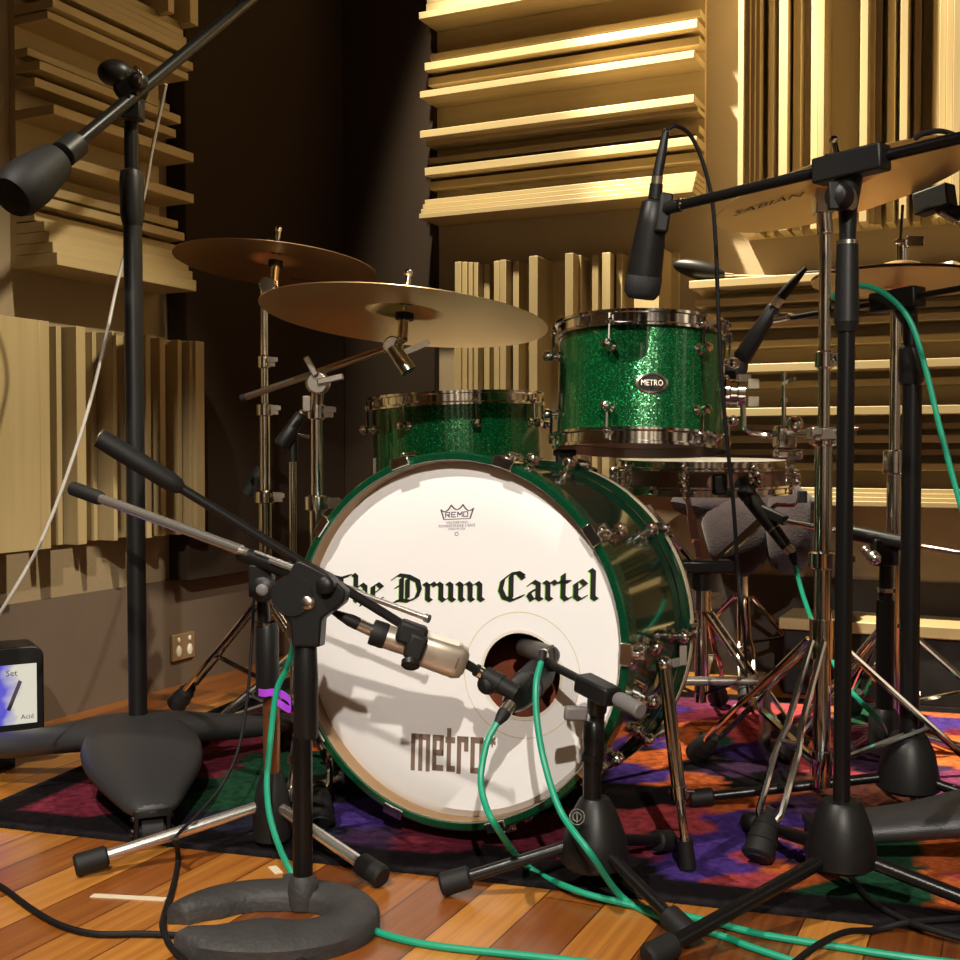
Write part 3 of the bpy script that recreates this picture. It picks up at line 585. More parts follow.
# snare drum of reddish wood under the rack tom
SCn = at(702, 476, 2.50)
sn, sm_ = drum('snare_drum', 'shallow reddish-brown snare drum on a stand beneath the rack tom', 'drum', SCn, (.0, -.02, 1), .178, .044, 8, M['snare_wood'], .014, lugz=.008, a0=radians(-112))
mb = MB(); q = sm_ @ V((.0, -.182, -.01)); mb.box(q, (.030, .022, .040)); mb.build('strainer', M['black'], sn, bevel=.004)

# ================================================================== CYMBALS
def cymbal(label, c, nrm, R, material, xref=(1, 0, 0), bell=.060, rise=.014):
    prof_t, prof_b = [], []
    for k in range(25):
        r = R * k / 24
        z = -(rise * (max(0, r - bell) / (R - bell)) ** 1.35) if r > bell else .024 * (1 - (r / bell) ** 2) ** .6
        prof_t.append((max(r, .005), z + .0006)); prof_b.append((max(r, .005), z - .0006))
    prof_t.insert(9, prof_t[8]); prof_b.insert(9, prof_b[8])
    mb = MB(); mb.lathe(prof_t + prof_b[::-1], seg=96, closed=True); o = mb.build('cymbal', material, matrix=frame(c, nrm, xref), angle=50); return o
# centres from the rims seen in the photograph; z axis of each disc
CA = at(276, 259, 2.60); CB = at(405, 311, 2.10); CCy = at(843, 180, 1.90)
cyA = tag(cymbal('', CA, V((.075, .075, 1)), .226, M['bronze_dark']), 'dull bronze cymbal farthest left, highest over the green floor tom', 'cymbal')
cyB = tag(cymbal('', CB, V((.085, .095, 1)), .262, M['bronze']), 'large bronze cymbal with shiny right half over the green floor tom', 'cymbal')
cyC = tag(cymbal('', CCy, V((-.21, .085, 1)), .213, M['bronze']), 'golden cymbal at upper right behind black boom, tilted', 'cymbal')
def under_logo(cy, px, py, s, size, m, ang=0):
    mw = RW_.inverted() @ cy.matrix_world; inv = mw.inverted(); o, d = inv @ EYE, inv.to_3x3() @ ray(px, py); p0 = o + d * (-o.z / d.z)
    xr = inv.to_3x3() @ V((cos(ang), 0, sin(ang))); xr.z = 0; xr.normalize(); yr = V((0, 0, -1)).cross(xr)
    def place(x, y):
        q = p0 + xr * x + yr * y; rr = sqrt(q.x ** 2 + q.y ** 2); z = -(.014 * (max(0, rr - .058) / (.213 - .058)) ** 1.35) if rr > .058 else 0
        return V((q.x, q.y, z - .0022))
    mb = MB(); text_on(mb, s, size, place); mb.build('logo', m, cy, local=True)
under_logo(cyC, 768, 200, 'SABIAN', .036, M['ink'], .1)
under_logo(cyA, 306, 276, 'SABIAN', .022, M['ink'], -.1)
# hi-hat pair, seen from just below, cut by the frame's right edge
HX = at(902, 284, 2.35)
hh = 'two hi-hat cymbals facing each other'
o = tag(cymbal('', HX + V((0, 0, -.012)), V((-.04, -.03, -1)), .178, M['bronze_dark']), 'lower hi-hat cymbal under its twin, at right frame edge', 'hi-hat cymbal'); o.name = 'hi_hat_cymbal'  # darker bronze on both hats stands in for shade from the golden cymbal
o = tag(cymbal('', HX + V((0, 0, .022)), V((.04, .03, 1)), .178, M['bronze_dark']), 'upper hi-hat cymbal clamped under the chrome clutch at right', 'hi-hat cymbal'); o.name = 'hi_hat_cymbal'

# ================================================================== HARDWARE STANDS
def brace_leg(root, top, foot, low, name='leg', wd=.011, gap=.018, mt='chrome', toe=True):
    top, foot, low = V(top), V(foot), V(low); d = (foot - top).normalized(); side = d.cross(V((0, 0, 1))).normalized(); mb = MB()
    if gap:
        for s_ in (-1, 1): mb.path([top + side * s_ * .010, top.lerp(foot, .42) + side * s_ * .011, top.lerp(foot, .54) + side * s_ * gap, top.lerp(foot, .82) + side * s_ * gap * .95, foot - d * .045 + side * s_ * .006], .0055, 8)
        mb.cyl(top.lerp(foot, .5) - side * gap, top.lerp(foot, .5) + side * gap, .005)
    else: mb.bar(top, foot - d * .02, wd * 2, .006)
    lg = mb.build(name, M[mt], root)
    mb = MB(); mb.bar(low, top.lerp(foot, .5), .012, .006); mb.build('brace', M[mt], lg)
    mb = MB(); sd = frame(foot, d, V((0, 0, 1)))
    rings = []
    for t, a_, b_ in ((-.075, .009, .009), (-.062, .015, .015), (-.046, .020, .020), (-.022, .024, .023), (0, .025, .023), (.004, .018, .016)):
        for q in ((t,), (t + .002,)): rings.append([sd @ V((b_ * cos(2 * pi * k / 14) * (1 if q[0] == t else .92), a_ * sin(2 * pi * k / 14) * (1 if q[0] == t else .92), q[0])) for k in range(14)])
    mb.loft(rings); mb.build('rubber_foot', M['rubber'], lg)
def foot_at(p, r=.016): return V((p[0], p[1], ground(p) + r))
def collar(mb, p, r, h=.03):
    p = V(p); mb.lathe([(r * 1.15, -h / 2), (r * 1.6, -h / 2 + .003), (r * 1.6, h / 2 - .003), (r * 1.15, h / 2)], Matrix.Translation(p), 18, True)
    mb.box(p + V((r * 2.0, -.004, 0)), (r * 1.6, .010, h * .7)); mb.cyl(p + V((r * 2.2, -.012, 0)), p + V((r * 2.2, .012, 0)), .005); mb.box(p + V((r * 2.5, -.018, .004)), (.022, .005, .010))
def cymbal_stand(label, base, zc_, feet, tubes, collars, low=.10, group=None):
    x, y = base; g = ground(base); r = thing('cymbal_stand', label, 'cymbal stand', (x, y, g))
    for i, (z0, z1, rad) in enumerate(tubes): mb = MB(); mb.cyl((x, y, z0), (x, y, z1), rad, seg=20); mb.build('tube', M['chrome'], r)
    for z in collars:
        rad = max([t[2] for t in tubes if t[0] - .02 <= z <= t[1] + .02] + [.009]); mb = MB(); collar(mb, (x, y, z), rad); mb.build('height_collar', M['chrome'], r)
    mb = MB(); mb.cyl((x, y, zc_ - .03), (x, y, zc_ + .035), .021); mb.build('leg_collar', M['chrome'], r); mb = MB(); mb.cyl((x, y, low - .02), (x, y, low + .02), .018); mb.build('brace_collar', M['chrome'], r)
    for f in feet:
        d = V((f[0] - x, f[1] - y, 0)).normalized(); brace_leg(r, V((x, y, zc_)) + d * .022, foot_at(f), V((x, y, low)) + d * .018)
    return r
def topper(r, c, nrm, hgt=.05, felt=True):                     # seat, felt and wing nut that hold a cymbal
    c = V(c); n = V(nrm).normalized(); m = frame(c, n); mb = MB(m)
    mb.cyl((0, 0, -.045), (0, 0, hgt), .004, seg=10); mb.cyl((0, 0, -.05), (0, 0, -.016), .010, seg=14); p = mb.build('tilter_post', M['chrome'], r)
    mb = MB(m); mb.cyl((0, 0, -.016), (0, 0, -.004), .017); mb.cyl((0, 0, .014), (0, 0, .026), .015); mb.build('felt', M['rubber'], p)
    mb = MB(m); mb.cyl((0, 0, .026), (0, 0, .040), .008); mb.box((-.013, 0, .040), (.014, .005, .014)); mb.box((.013, 0, .040), (.014, .005, .014)); mb.cyl((0, 0, .046), (0, 0, hgt + .004), .0055); mb.ball((0, 0, hgt + .006), .008); mb.build('wing_nut', M['chrome'], p)
def P3(px, py, y): return at(px, py, y)
# stand A, far left
ax_ = at(265, 480, 2.60); bA = (ax_.x, ax_.y)
za = lambda py: zat(2.60, py)
fA = fl(176, 712); 
sA = cymbal_stand('chrome cymbal stand farthest left, under the dull bronze cymbal', bA, za(604), [(fA.x, fA.y), (bA[0] + .22, bA[1] - .17), (bA[0] + .10, bA[1] + .27)],
    [(.06, za(497), .0145), (za(500), za(408), .0115), (za(410), za(290), .0082)], [za(497), za(410), za(362)])
tA = at(268, 285, 2.60); mb = MB(); mb.lathe([(.016, -.012), (.019, -.008), (.019, .008), (.016, .012)], frame(tA, (0, 1, 0)), 18); mb.cyl((bA[0], bA[1], za(292)), tA, .009); mb.path([tA, tA + V((.022, 0, -.004)), CA + V((0, 0, -.045))], .0055); mb.build('tilter', M['chrome'], sA)
topper(sA, CA, (.075, .075, 1), .062)
# stand B with a boom arm
bx_ = at(317, 480, 2.20); bB = (bx_.x, bx_.y); zb_ = lambda py: zat(2.20, py)
fB = fl(320, 836); sB = cymbal_stand('chrome boom cymbal stand left of bass drum, holding the large cymbal', bB, .25, [(fB.x, fB.y), (bB[0] - .27, bB[1] + .12), (bB[0] + .14, bB[1] + .27)],
    [(.06, zb_(503), .0145), (zb_(505), zb_(408), .0112)], [zb_(503), zb_(412)])
pv = at(318, 383, 2.18); l0, l1 = at(243, 398, 2.24), at(402, 343, 2.12)
mb = MB(); mb.cyl(l0, l1, .0066, seg=14); arm = mb.build('boom_arm', M['nickel'], sB)
mb = MB(); mb.cyl(l0 - (l1 - l0).normalized() * .003, l0 + (l1 - l0).normalized() * .008, .0078); mb.build('end_cap', M['rubber'], arm)
mb = MB(); mb.lathe([(.020, -.014), (.023, -.01), (.023, .01), (.020, .014)], frame(pv, (0, 1, 0)), 20); mb.cyl((bB[0], bB[1], zb_(410)), pv, .012); mb.box(pv + V((-.010, -.022, .030)), (.012, .008, .04), Matrix.Rotation(-.5, 3, 'Y')); mb.box(pv + V((.026, -.02, .006)), (.05, .014, .012), Matrix.Rotation(-.2, 3, 'Y')); mb.box(pv + V((-.018, -.02, -.04)), (.016, .012, .03)); mb.build('ratchet_tilter', M['worn_chrome'], sB, bevel=.002)
tl = at(393, 346, 2.12); mb = MB(); mb.lathe([(.015, -.012), (.018, -.008), (.018, .008), (.015, .012)], frame(tl, (0, 1, 0)), 18); mb.cyl(tl + V((0, -.012, -.004)), tl + V((.030, -.02, -.048)), .014, .0155); mb.box(tl + V((.04, -.006, -.004)), (.06, .012, .010), Matrix.Rotation(-.4, 3, 'Y')); mb.cyl(tl, CB + V((0, 0, -.05)), .007); mb.build('tilter', M['worn_chrome'], sB)
topper(sB, CB, (.085, .095, 1), .064)
# stand C, right of the drums, carries the golden cymbal and the tom
cx_ = at(823.5, 480, 1.90); bC = (cx_.x, cx_.y); zC = lambda py: zat(1.90, py)
f1, f2 = fl(758, 872), fl(697, 766)
sC = cymbal_stand('chrome cymbal stand at right holding the golden cymbal and tom arm', bC, zC(640), [(f1.x, f1.y), (f2.x, f2.y), (bC[0] + .33, bC[1] - .02)],
    [(.06, zC(432), .0145), (zC(436), zC(232), .0098)], [zC(560), zC(437), zC(360)])
tC = at(823, 204, 1.90); mb = MB(); mb.box(tC + V((0, 0, .004)), (.030, .026, .042)); mb.cyl((bC[0], bC[1], zC(235)), tC, .013); mb.path([tC, CCy + V((-.0105 * 0, 0, -.045))], .008); mb.build('tilter', M['worn_chrome'], sC, bevel=.003)
topper(sC, CCy, (-.21, .085, 1), .062)
# multi clamp that joins the tom's rod to stand C
hc = at(785, 437, 2.00); th_ = thing('tom_clamp', 'chrome multi-clamp reaching from cymbal stand to the rack tom rod', 'clamp', hc + V((0, 0, -.04)))
mb = MB(); mb.box(hc, (.036, .034, .040)); mb.box(hc + V((.004, -.004, -.030)), (.048, .026, .018)); mb.ball(hc + V((.012, -.018, .022)), .015); mb.build('clamp_block', M['chrome'], th_, bevel=.005)
mb = MB(); mb.cyl(hc + V((-.002, 0, .015)), at(784, 372, 2.0), .0042); mb.box(at(789, 381, 1.995), (.026, .005, .006), Matrix.Rotation(-.4, 3, 'Y')); mb.cyl(at(784, 398, 2.0), at(784, 403, 2.0), .008); mb.build('threaded_rod', M['chrome'], th_)
sc_ = at(825, 434, 1.885); mb = MB(); mb.cyl(hc + V((.015, 0, .006)), sc_ + V((-.012, 0, .002)), .006); mb.box(sc_ + V((0, 0, 0)), (.05, .045, .022)); mb.box(sc_ + V((-.022, -.026, .004)), (.020, .012, .016)); mb.cyl(sc_ + V((.01, -.03, .004)), sc_ + V((.045, -.034, .010)), .004); mb.build('stand_jaw', M['worn_chrome'], th_, bevel=.003)
# snare stand
sb = V((SCn.x, SCn.y + .0, RZ)); ss = thing('snare_stand', 'chrome snare stand with folding basket arms under brown snare drum', 'snare stand', sb); zS = lambda py: zat(2.50, py)
mb = MB(); mb.cyl((sb.x, sb.y, .07), (sb.x, sb.y, zS(608)), .0145); mb.cyl((sb.x, sb.y, zS(610)), (sb.x, sb.y, zS(566)), .0105); mb.build('tube', M['chrome'], ss)
mb = MB(); collar(mb, (sb.x, sb.y, zS(600)), .0145, .05); mb.build('height_collar', M['chrome'], ss)
mb = MB(); mb.box((sb.x, sb.y - .005, zS(566)), (.13, .05, .028)); mb.cyl((sb.x, sb.y, zS(600)), (sb.x, sb.y, zS(564)), .02); mb.build('basket_block', M['black'], ss, bevel=.005)
for (dx, dy) in ((-.135, -.10), (.135, -.10), (.0, .17)):
    b0 = V((sb.x + dx * .18, sb.y + dy * .18, zS(560))); b1 = V((sb.x + dx, sb.y + dy, SCn.z - .058)); d = (b1 - b0).normalized()
    mb = MB(); mb.bar(b0, b1, .012, .007); mb.bar(b0.lerp(b1, .35) + V((0, -.008, -.008)), b0.lerp(b1, .78) + V((0, -.008, -.008)), .018, .010); mb.path([b1, b1 + V((dx * .25, dy * .25, .0)), V((sb.x + dx * 1.34, sb.y + dy * 1.34, SCn.z - .035))], .005); ba_ = mb.build('basket_arm', M['chrome'], ss)
    mb = MB(); e = V((sb.x + dx * 1.34, sb.y + dy * 1.34, SCn.z - .034)); mb.cyl(e - V((0, 0, .018)), e + V((0, 0, .006)), .010); mb.build('rubber_grip', M['rubber'], ba_)
for a in (-52, 70, 190):
    d = V((cos(radians(a)), sin(radians(a)), 0)); brace_leg(ss, V((sb.x, sb.y, zS(612))) + d * .02, foot_at(sb + d * .26), V((sb.x, sb.y, .09)) + d * .015)
# hi-hat stand
hb = (HX.x - .012, HX.y); zH = lambda py: zat(HX.y, py); hs = thing('hi_hat_stand', 'chrome hi-hat stand at right edge behind the two black poles', 'hi-hat stand', (hb[0], hb[1], ground(hb)))
mb = MB(); mb.cyl((hb[0], hb[1], .05), (hb[0], hb[1], zH(475)), .0148, seg=18); mb.cyl((hb[0], hb[1], zH(478)), (hb[0], hb[1], zH(300)), .0112, seg=18); mb.build('tube', M['chrome'], hs)
mb = MB(); mb.cyl((hb[0], hb[1], zH(320)), (HX.x, HX.y, zH(205)), .0032, seg=8); mb.build('pull_rod', M['chrome'], hs)
mb = MB(); mb.cyl((HX.x, HX.y, zH(268)), (HX.x, HX.y, zH(262)), .019); mb.cyl((HX.x, HX.y, zH(262)), (HX.x, HX.y, zH(240)), .012); mb.box((HX.x + .02, HX.y - .014, zH(243)), (.034, .012, .022)); mb.box((HX.x - .010, HX.y - .014, zH(243)), (.020, .014, .010)); mb.build('clutch', M['chrome'], hs, bevel=.002)
mb = MB(); collar(mb, (hb[0], hb[1], zH(462)), .0148, .05); mb.build('height_collar', M['chrome'], hs)
mb = MB(); mb.cyl((hb[0], hb[1], zH(292)), (hb[0], hb[1], zH(284)), .026, .022); mb.build('seat_cup', M['black'], hs)
for a in (-25, 205, 88):
    d = V((cos(radians(a)), sin(radians(a)), 0)); brace_leg(hs, V((*hb, .26)) + d * .02, foot_at(V((*hb, 0)) + d * .29), V((*hb, .10)) + d * .018, gap=.014)
mb = MB(); fp = V((hb[0] + .02, hb[1] + .05, RZ)); mb.bar(fp + V((.02, .02, .10)), fp + V((.11, .26, .025)), .085, .008); mb.build('pedal_board', M['worn_chrome'], hs)
mb = MB(); mb.box(fp + V((.10, .26, .012)), (.09, .07, .016), Matrix.Rotation(-.4, 3, 'Z')); mb.build('heel_plate', M['worn_chrome'], hs)
# kick pedal behind the bass drum
kb = BC + BA * .43; kb.z = RZ; kp = thing('kick_pedal', 'chrome kick pedal with long drive bar behind the bass drum', 'pedal', kb)
kf = frame(kb, (0, 0, 1), G_)
mb = MB(kf); mb.box((0, .12, .006), (.09, .30, .010)); mb.build('base_plate', M['black'], kp)
for s_ in (-1, 1): mb = MB(kf); mb.box((s_ * .05, .0, .09), (.014, .03, .17)); mb.build('post', M['worn_chrome'], kp, bevel=.003)
mb = MB(kf); mb.bar((0, .02, .085), (0, .26, .03), .075, .008); mb.build('footboard', M['worn_chrome'], kp, bevel=.002)
mb = MB(kf); mb.cyl((-.06, 0, .165), (.06, 0, .165), .008); mb.path([(0, 0, .165), (0, -.035, .27), (0, -.045, .30)], .004); mb.build('axle', M['chrome'], kp)
mb = MB(kf); mb.lathe([(.022, -.02), (.027, -.014), (.027, .014), (.022, .02)], frame((0, -.028, .31), (0, 1, 0)), 20); mb.build('beater', M['rubber'], kp)
e0, e1 = at(680, 681, 2.28), at(762, 681, 2.28); q0 = kf @ V((.06, 0, .165)); mb = MB(); mb.cyl(e0, e1, .0095); mb.cyl(q0, e0, .007); mb.box(e1, (.022, .03, .03)); mb.box(e0, (.02, .024, .024)); mb.build('drive_bar', M['white_metal'], kp, bevel=.002)
mb = MB(); mb.box(e1 + V((.006, 0, -e1.z / 2 + .004)), (.016, .03, e1.z - .012)); mb.build('side_post', M['worn_chrome'], kp)
# throne with a velour saddle
tp = at(748, 520, 2.92); tr = thing('drum_throne', 'purple-grey velour drum throne with drooping seat lobes behind snare stand', 'stool', (tp.x, tp.y, RZ))
def blob(m, sx, sy, sz, bend, n=12, seg=20):
    rings = []
    for i in range(n + 1):
        t = -1 + 2 * i / n; w_ = sqrt(max(.0, 1 - abs(t) ** 3.0)) + .02
        rings.append([m @ V((sx * w_ * cos(2 * pi * k / seg), t * sy, sz * w_ * sin(2 * pi * k / seg) - bend * t * t)) for k in range(seg)])
    return rings
mb = MB(); mb.loft(blob(frame(tp + V((0, .06, .045)), (0, 0, 1), (1, .2, 0)), .18, .14, .055, .02))
mb.loft(blob(frame(tp + V((.085, -.07, -.005)), (.25, -.80, .5), (.95, .1, -.2)), .062, .135, .05, .02)); mb.loft(blob(frame(tp + V((-.05, -.07, -.02)), (-.1, -.85, .5), (1, .1, .1)), .075, .12, .05, .02))
mb.build('seat', M['velour'], tr)
mb = MB(); mb.cyl((tp.x, tp.y + .05, .10), (tp.x, tp.y + .05, tp.z - .0), .016); mb.build('post', M['chrome'], tr)
for a in (-100, 20, 140):
    d = V((cos(radians(a)), sin(radians(a)), 0)); brace_leg(tr, V((tp.x, tp.y + .05, .24)) + d * .02, foot_at(V((tp.x, tp.y + .05, 0)) + d * .25), V((tp.x, tp.y + .05, .12)) + d * .018)

# ================================================================== MICROPHONE STANDS
def tripod_legs(r, hub, feet, mt, rl=.008, fr=.0135, fl_=.03, name='leg'):
    for f in feet:
        f = V((f[0], f[1], ground(f) + fr * 1.0)); d = (f - hub).normalized(); mb = MB(); mb.cyl(hub, f - d * .01, rl, seg=14); lg = mb.build(name, M[mt], r)
        mb = MB(); mb.lathe([(fr * .75, -fl_), (fr * .95, -fl_ + .003), (fr, .004), (fr * .8, .008)], frame(f, d), 16); mb.build('rubber_foot', M['rubber'], lg)
def sleeve(mb, x, y, z0, z1, r): mb.lathe([(r * .8, z0), (r, z0 + .006), (r * 1.04, (z0 + z1) / 2), (r, z1 - .006), (r * .72, z1)], Matrix.Translation((x, y, 0)), 18)

# ---- heavy stand on three moulded feet with castors (far left), boom rising out of the picture
def arm_loft(o, a, L, w0, zh, wide=True):
    d = V((cos(a), sin(a), 0)); n = V((-sin(a), cos(a), 0)); rings = []
    for t, w_, zt_, zb_ in (((-.18, .050, 1.0, .62), (.02, .085, 1.02, .55), (.20, .100, 1.0, .50), (.40, .100, .95, .42), (.58, .086, .86, .36), (.74, .062, .74, .32), (.90, .044, .62, .32), (1.0, .028, .52, .38)) if wide else
                              ((-.18, .050, 1.0, .62), (.02, .075, 1.0, .58), (.20, .076, .97, .54), (.40, .056, .84, .46), (.58, .044, .73, .38), (.76, .044, .67, .34), (.92, .040, .61, .34), (1.0, .026, .55, .38))):
        c = o + d * (L * t); top, bot = zh * zt_, zh * zb_; ring = []
        for k in range(16):
            th = 2 * pi * k / 16; cx, sz = cos(th), sin(th); ridge = 1 + .10 * max(0, sz) ** 3
            ring.append(c + n * (w_ * w0 * (abs(cx) ** .7) * (1 if cx > 0 else -1)) + V((0, 0, (top + bot) / 2 + (top - bot) / 2 * sz * ridge)))
        rings.append(ring)
    return rings
def heavy_base(root, o, z, angles, L, zh, w0=1.0):
    o = V((o[0], o[1], z))
    for i, a in enumerate(angles):
        a = radians(a); mb = MB(); mb.loft(arm_loft(o, a, L, w0, zh, i == 0)); ar = mb.build('moulded_foot', M['moulded'], root, angle=60, sub=1)
        d = V((cos(a), sin(a), 0)); n = V((-sin(a), cos(a), 0)); tip = o + d * L * .93; g = ground(tip)
        mb = MB(); cc = V((tip.x, tip.y, g + .024)); mb.cyl(cc - n * .016, cc + n * .016, .024, seg=24); mb.cyl(cc - n * .020, cc + n * .020, .010); mb.build('castor_wheel', M['rubber'], ar)
        mb = MB()
        for s_ in (-1, 1):
            mb.box(cc + n * s_ * .024 + V((0, 0, .012)), (.04, .006, .05), Matrix.Rotation(a, 3, 'Z')); mb.ball(cc + n * s_ * .029, .006)
            mb.ball(cc + n * s_ * .028 + d * .010 + V((0, 0, .024)), .005)
        mb.box(cc + V((0, 0, .033)), (.045, .056, .012), Matrix.Rotation(a, 3, 'Z')); mb.build('castor_bracket', M['grey_cap'] if False else M['black'], ar, bevel=.001)
HB = at(138, 712, 2.10); hp0 = (HB.x, HB.y)
hv = thing('heavy_boom_stand', 'tall black boom stand at far left on moulded castor feet, big counterweight', 'microphone stand', (HB.x, HB.y, 0))
heavy_base(hv, hp0, 0, (-70, 48, 172), .36, .132, 1.05)
zV = lambda py: zat(2.10, py)
mb = MB(); mb.cyl((HB.x, HB.y, .12), at(132.6, 224, 2.10), .0168, seg=24); mb.build('lower_pole', M['satin'], hv)
xt = at(131, 85, 2.10); mb = MB(); mb.cyl(at(132, 205, 2.10), (xt.x, HB.y, zV(100)), .0128, seg=20); mb.build('upper_pole', M['black'], hv)
mb = MB(); mb.lathe([(.014, -.008), (.0175, 0), (.0215, .02), (.0215, .085), (.019, .098), (.013, .102)], frame(at(132.5, 226, 2.10), at(131.3, 168, 2.10) - at(132.5, 226, 2.10)), 22); mb.build('grip_sleeve', M['satin'], hv)
mb = MB(); mb.cyl((xt.x, HB.y, zV(112)), (xt.x, HB.y, zV(106)), .0158); mb.build('pole_ring', M['white_metal'], hv)
b0, b1 = at(66, 152, 1.92), at(300, -42, 2.50)
mb = MB(); mb.cyl(b0, b1, .0115, seg=18); bo = mb.build('boom', M['black'], hv)
pb = at(131, 88, 2.075); bdir = (b1 - b0).normalized()
mb = MB(); mb.lathe([(.020, -.030), (.026, -.024), (.026, .024), (.020, .030)], frame(pb, (0, 1, .2)), 20); mb.box(pb + V((0, .008, -.03)), (.036, .035, .05)); mb.ball(pb + V((-.022, -.02, .020)), .026, (1.2, 1, .9)); mb.ball(pb + V((.022, -.028, .004)), .017); mb.build('clutch', M['satin'], hv, bevel=.003)
mb = MB(); mb.path(spline([pb + V((.020, -.045, .022)), pb + V((.030, -.048, .012)), pb + V((.030, -.048, -.008))], 6), .0035); mb.build('clutch_lever', M['chrome'], hv)
cwt = b0; e = cwt - bdir * .14
mb = MB(); mb.lathe([(.018, 0), (.0225, .003), (.0225, .042), (.018, .045)], frame(b0 - bdir * .012, bdir), 24); ws = mb.build('weight_collar', M['satin'], hv)
mb = MB(); mb.lathe([(.0, 0), (.034, .002), (.040, .014), (.041, .050), (.035, .095), (.030, .120), (.022, .124)], frame(e - bdir * .01, bdir), 32); mb.build('counterweight', M['rubber'], hv)
gp = [at(166, 84, 2.12), at(153, 145, 2.17), at(143, 200, 2.2), at(126, 250, 2.2), at(117, 285, 2.18), at(103, 350, 2.12), at(82, 430, 2.05), at(46, 530, 1.97), at(8, 600, 1.9), at(-30, 655, 1.9)]
tag(MB().path(spline(gp, 8), .0032, 8).build('cable', M['grey_cable'], loc=gp[-1]), 'thin grey cable hanging from the far-left boom down past upright boards', 'cable')
# ---- heavy base whose pole stands just outside the right edge
RB = fl(1040, 872); rv = thing('heavy_boom_stand', 'moulded dark grey stand foot poking in at the right edge', 'microphone stand', (RB.x, RB.y, 0))
heavy_base(rv, (RB.x, RB.y), 0, (-66, 176, 56), .34, .122, 1.1)
mb = MB(); mb.cyl((RB.x, RB.y, .11), (RB.x, RB.y, 1.1), .0168, seg=24); mb.build('lower_pole', M['satin'], rv)

# ---- black stand with the horseshoe base and the big clutch
NB = fl(303, 908); nx, ny = NB.x, NB.y; nv = thing('boom_stand', 'black boom stand on horseshoe base in front of bass drum, big angular clutch', 'microphone stand', (nx, ny, .0005))
zN = lambda py: zat(ny, py)
mb = MB(); pts_o, pts_i = [], []
for k in range(40):
    a = radians(-205 + 320 * k / 39 + 60); c = V((nx - .030, ny - .066, 0)); ro = .125 + .012 * cos(2 * a); wd = (.030 + .018 * max(0, sin(-a))) * min(1, .45 + .25 * min(k, 39 - k)); pts_o.append((c.x + ro * 1.02 * cos(a), c.y + ro * sin(a))); pts_i.append((c.x + (ro - 2 * wd) * cos(a), c.y + (ro - 2 * wd) * sin(a)))
rg = []
for (xo, yo), (xi, yi) in zip(pts_o, pts_i):
    o_, i_ = V((xo, yo, 0)), V((xi, yi, 0)); rg.append([o_ + V((0, 0, .001)), o_ + V((0, 0, .018)), o_.lerp(i_, .12) + V((0, 0, .026)), o_.lerp(i_, .5) + V((0, 0, .030)), o_.lerp(i_, .88) + V((0, 0, .026)), i_ + V((0, 0, .018)), i_ + V((0, 0, .001))])
mb.loft(rg); mb.build('horseshoe_base', M['steel_cast'], nv, angle=50)
mb = MB(); mb.lathe([(.020, .002), (.022, .016), (.019, .040), (.014, .046)], Matrix.Translation((nx, ny, 0)), 20); mb.bar((nx, ny, .014), (nx - .02, ny + .060, .014), .036, .024); mb.build('base_socket', M['steel_cast'], nv)
mb = MB(); mb.cyl((nx, ny, .02), (nx, ny, zN(735)), .0135, seg=20); mb.build('lower_pole', M['black'], nv)
mb = MB(); mb.cyl((nx + .004, ny, zN(738)), (nx + .008, ny, zN(625)), .0105, seg=20); mb.build('upper_pole', M['black'], nv)
mb = MB(); mb.lathe([(.0145, 0), (.0168, .006), (.0168, .08), (.0150, .13), (.0118, .140)], Matrix.Translation((nx + .005, ny, zN(738))), 20); mb.build('grip_sleeve', M['satin'], nv)
c0 = at(309, 598, ny); mb = MB()
cf = frame(c0, (-.12, -1, .08), (1, 0, 0)); px2 = ny / F
poly = [(-14, -48), (14, -48), (16, -20), (38, -4), (40, 8), (22, 24), (-6, 38), (-12, 36), (-30, 4), (-27, -14), (-16, -24)]
mb.prism([(x * px2, y * px2) for x, y in poly], -.016, .016, cf); ck = mb.build('clutch', M['satin'], nv, bevel=.003)
mb = MB(cf); mb.cyl((-14 * px2, 3 * px2, .010), (-14 * px2, 3 * px2, .019), .028); mb.cyl((22 * px2, 14 * px2, .012), (22 * px2, 14 * px2, .030), .0125); mb.ball((22 * px2, 14 * px2, .030), .0125, (1, 1, .5)); mb.build('clutch_knob', M['satin'], ck)
mb = MB(cf); mb.ball((2 * px2, -4 * px2, .017), .0098, (1, 1, .45)); bl = mb.build('clutch_bolt', M['nickel'], ck)
b0, b1 = at(98, 437, 1.475), at(478, 671, 1.615); bd_ = (b1 - b0).normalized(); L = (b1 - b0).length
mb = MB(); mb.cyl(b0 + bd_ * .05, b1, .0066, seg=16); bo = mb.build('boom', M['satin'], nv)
mb = MB(); mb.lathe([(.0095, 0), (.0128, .003), (.0132, .05), (.0128, .105), (.0108, .118), (.0072, .124)], frame(b0, bd_), 20); mb.build('boom_handle', M['rubber'], bo)
mb = MB(); mb.lathe([(.0112, -.001), (.0128, .001), (.0112, .0032)], frame(b0, bd_), 20, True); mb.build('end_ring', M['nickel'], bo)
# its elbow and the shock clip at the end
mb = MB(); mb.cyl(b1 - bd_ * .004, b1 + bd_ * .012, .009); k0 = b1 + bd_ * .012; k1 = at(517, 694, 1.60); mb.cyl(k0, k0.lerp(k1, .5), .0135, .015); mb.cyl(k0.lerp(k1, .4), k1, .014, .011); mb.ball(k0 + V((.004, -.004, -.012)), .015); mb.build('clip_elbow', M['rubber'], bo)
mb = MB(); mb.cyl(b1 - bd_ * .001, b1 + bd_ * .006, .0095); mb.build('thread_ring', M['chrome'], bo)
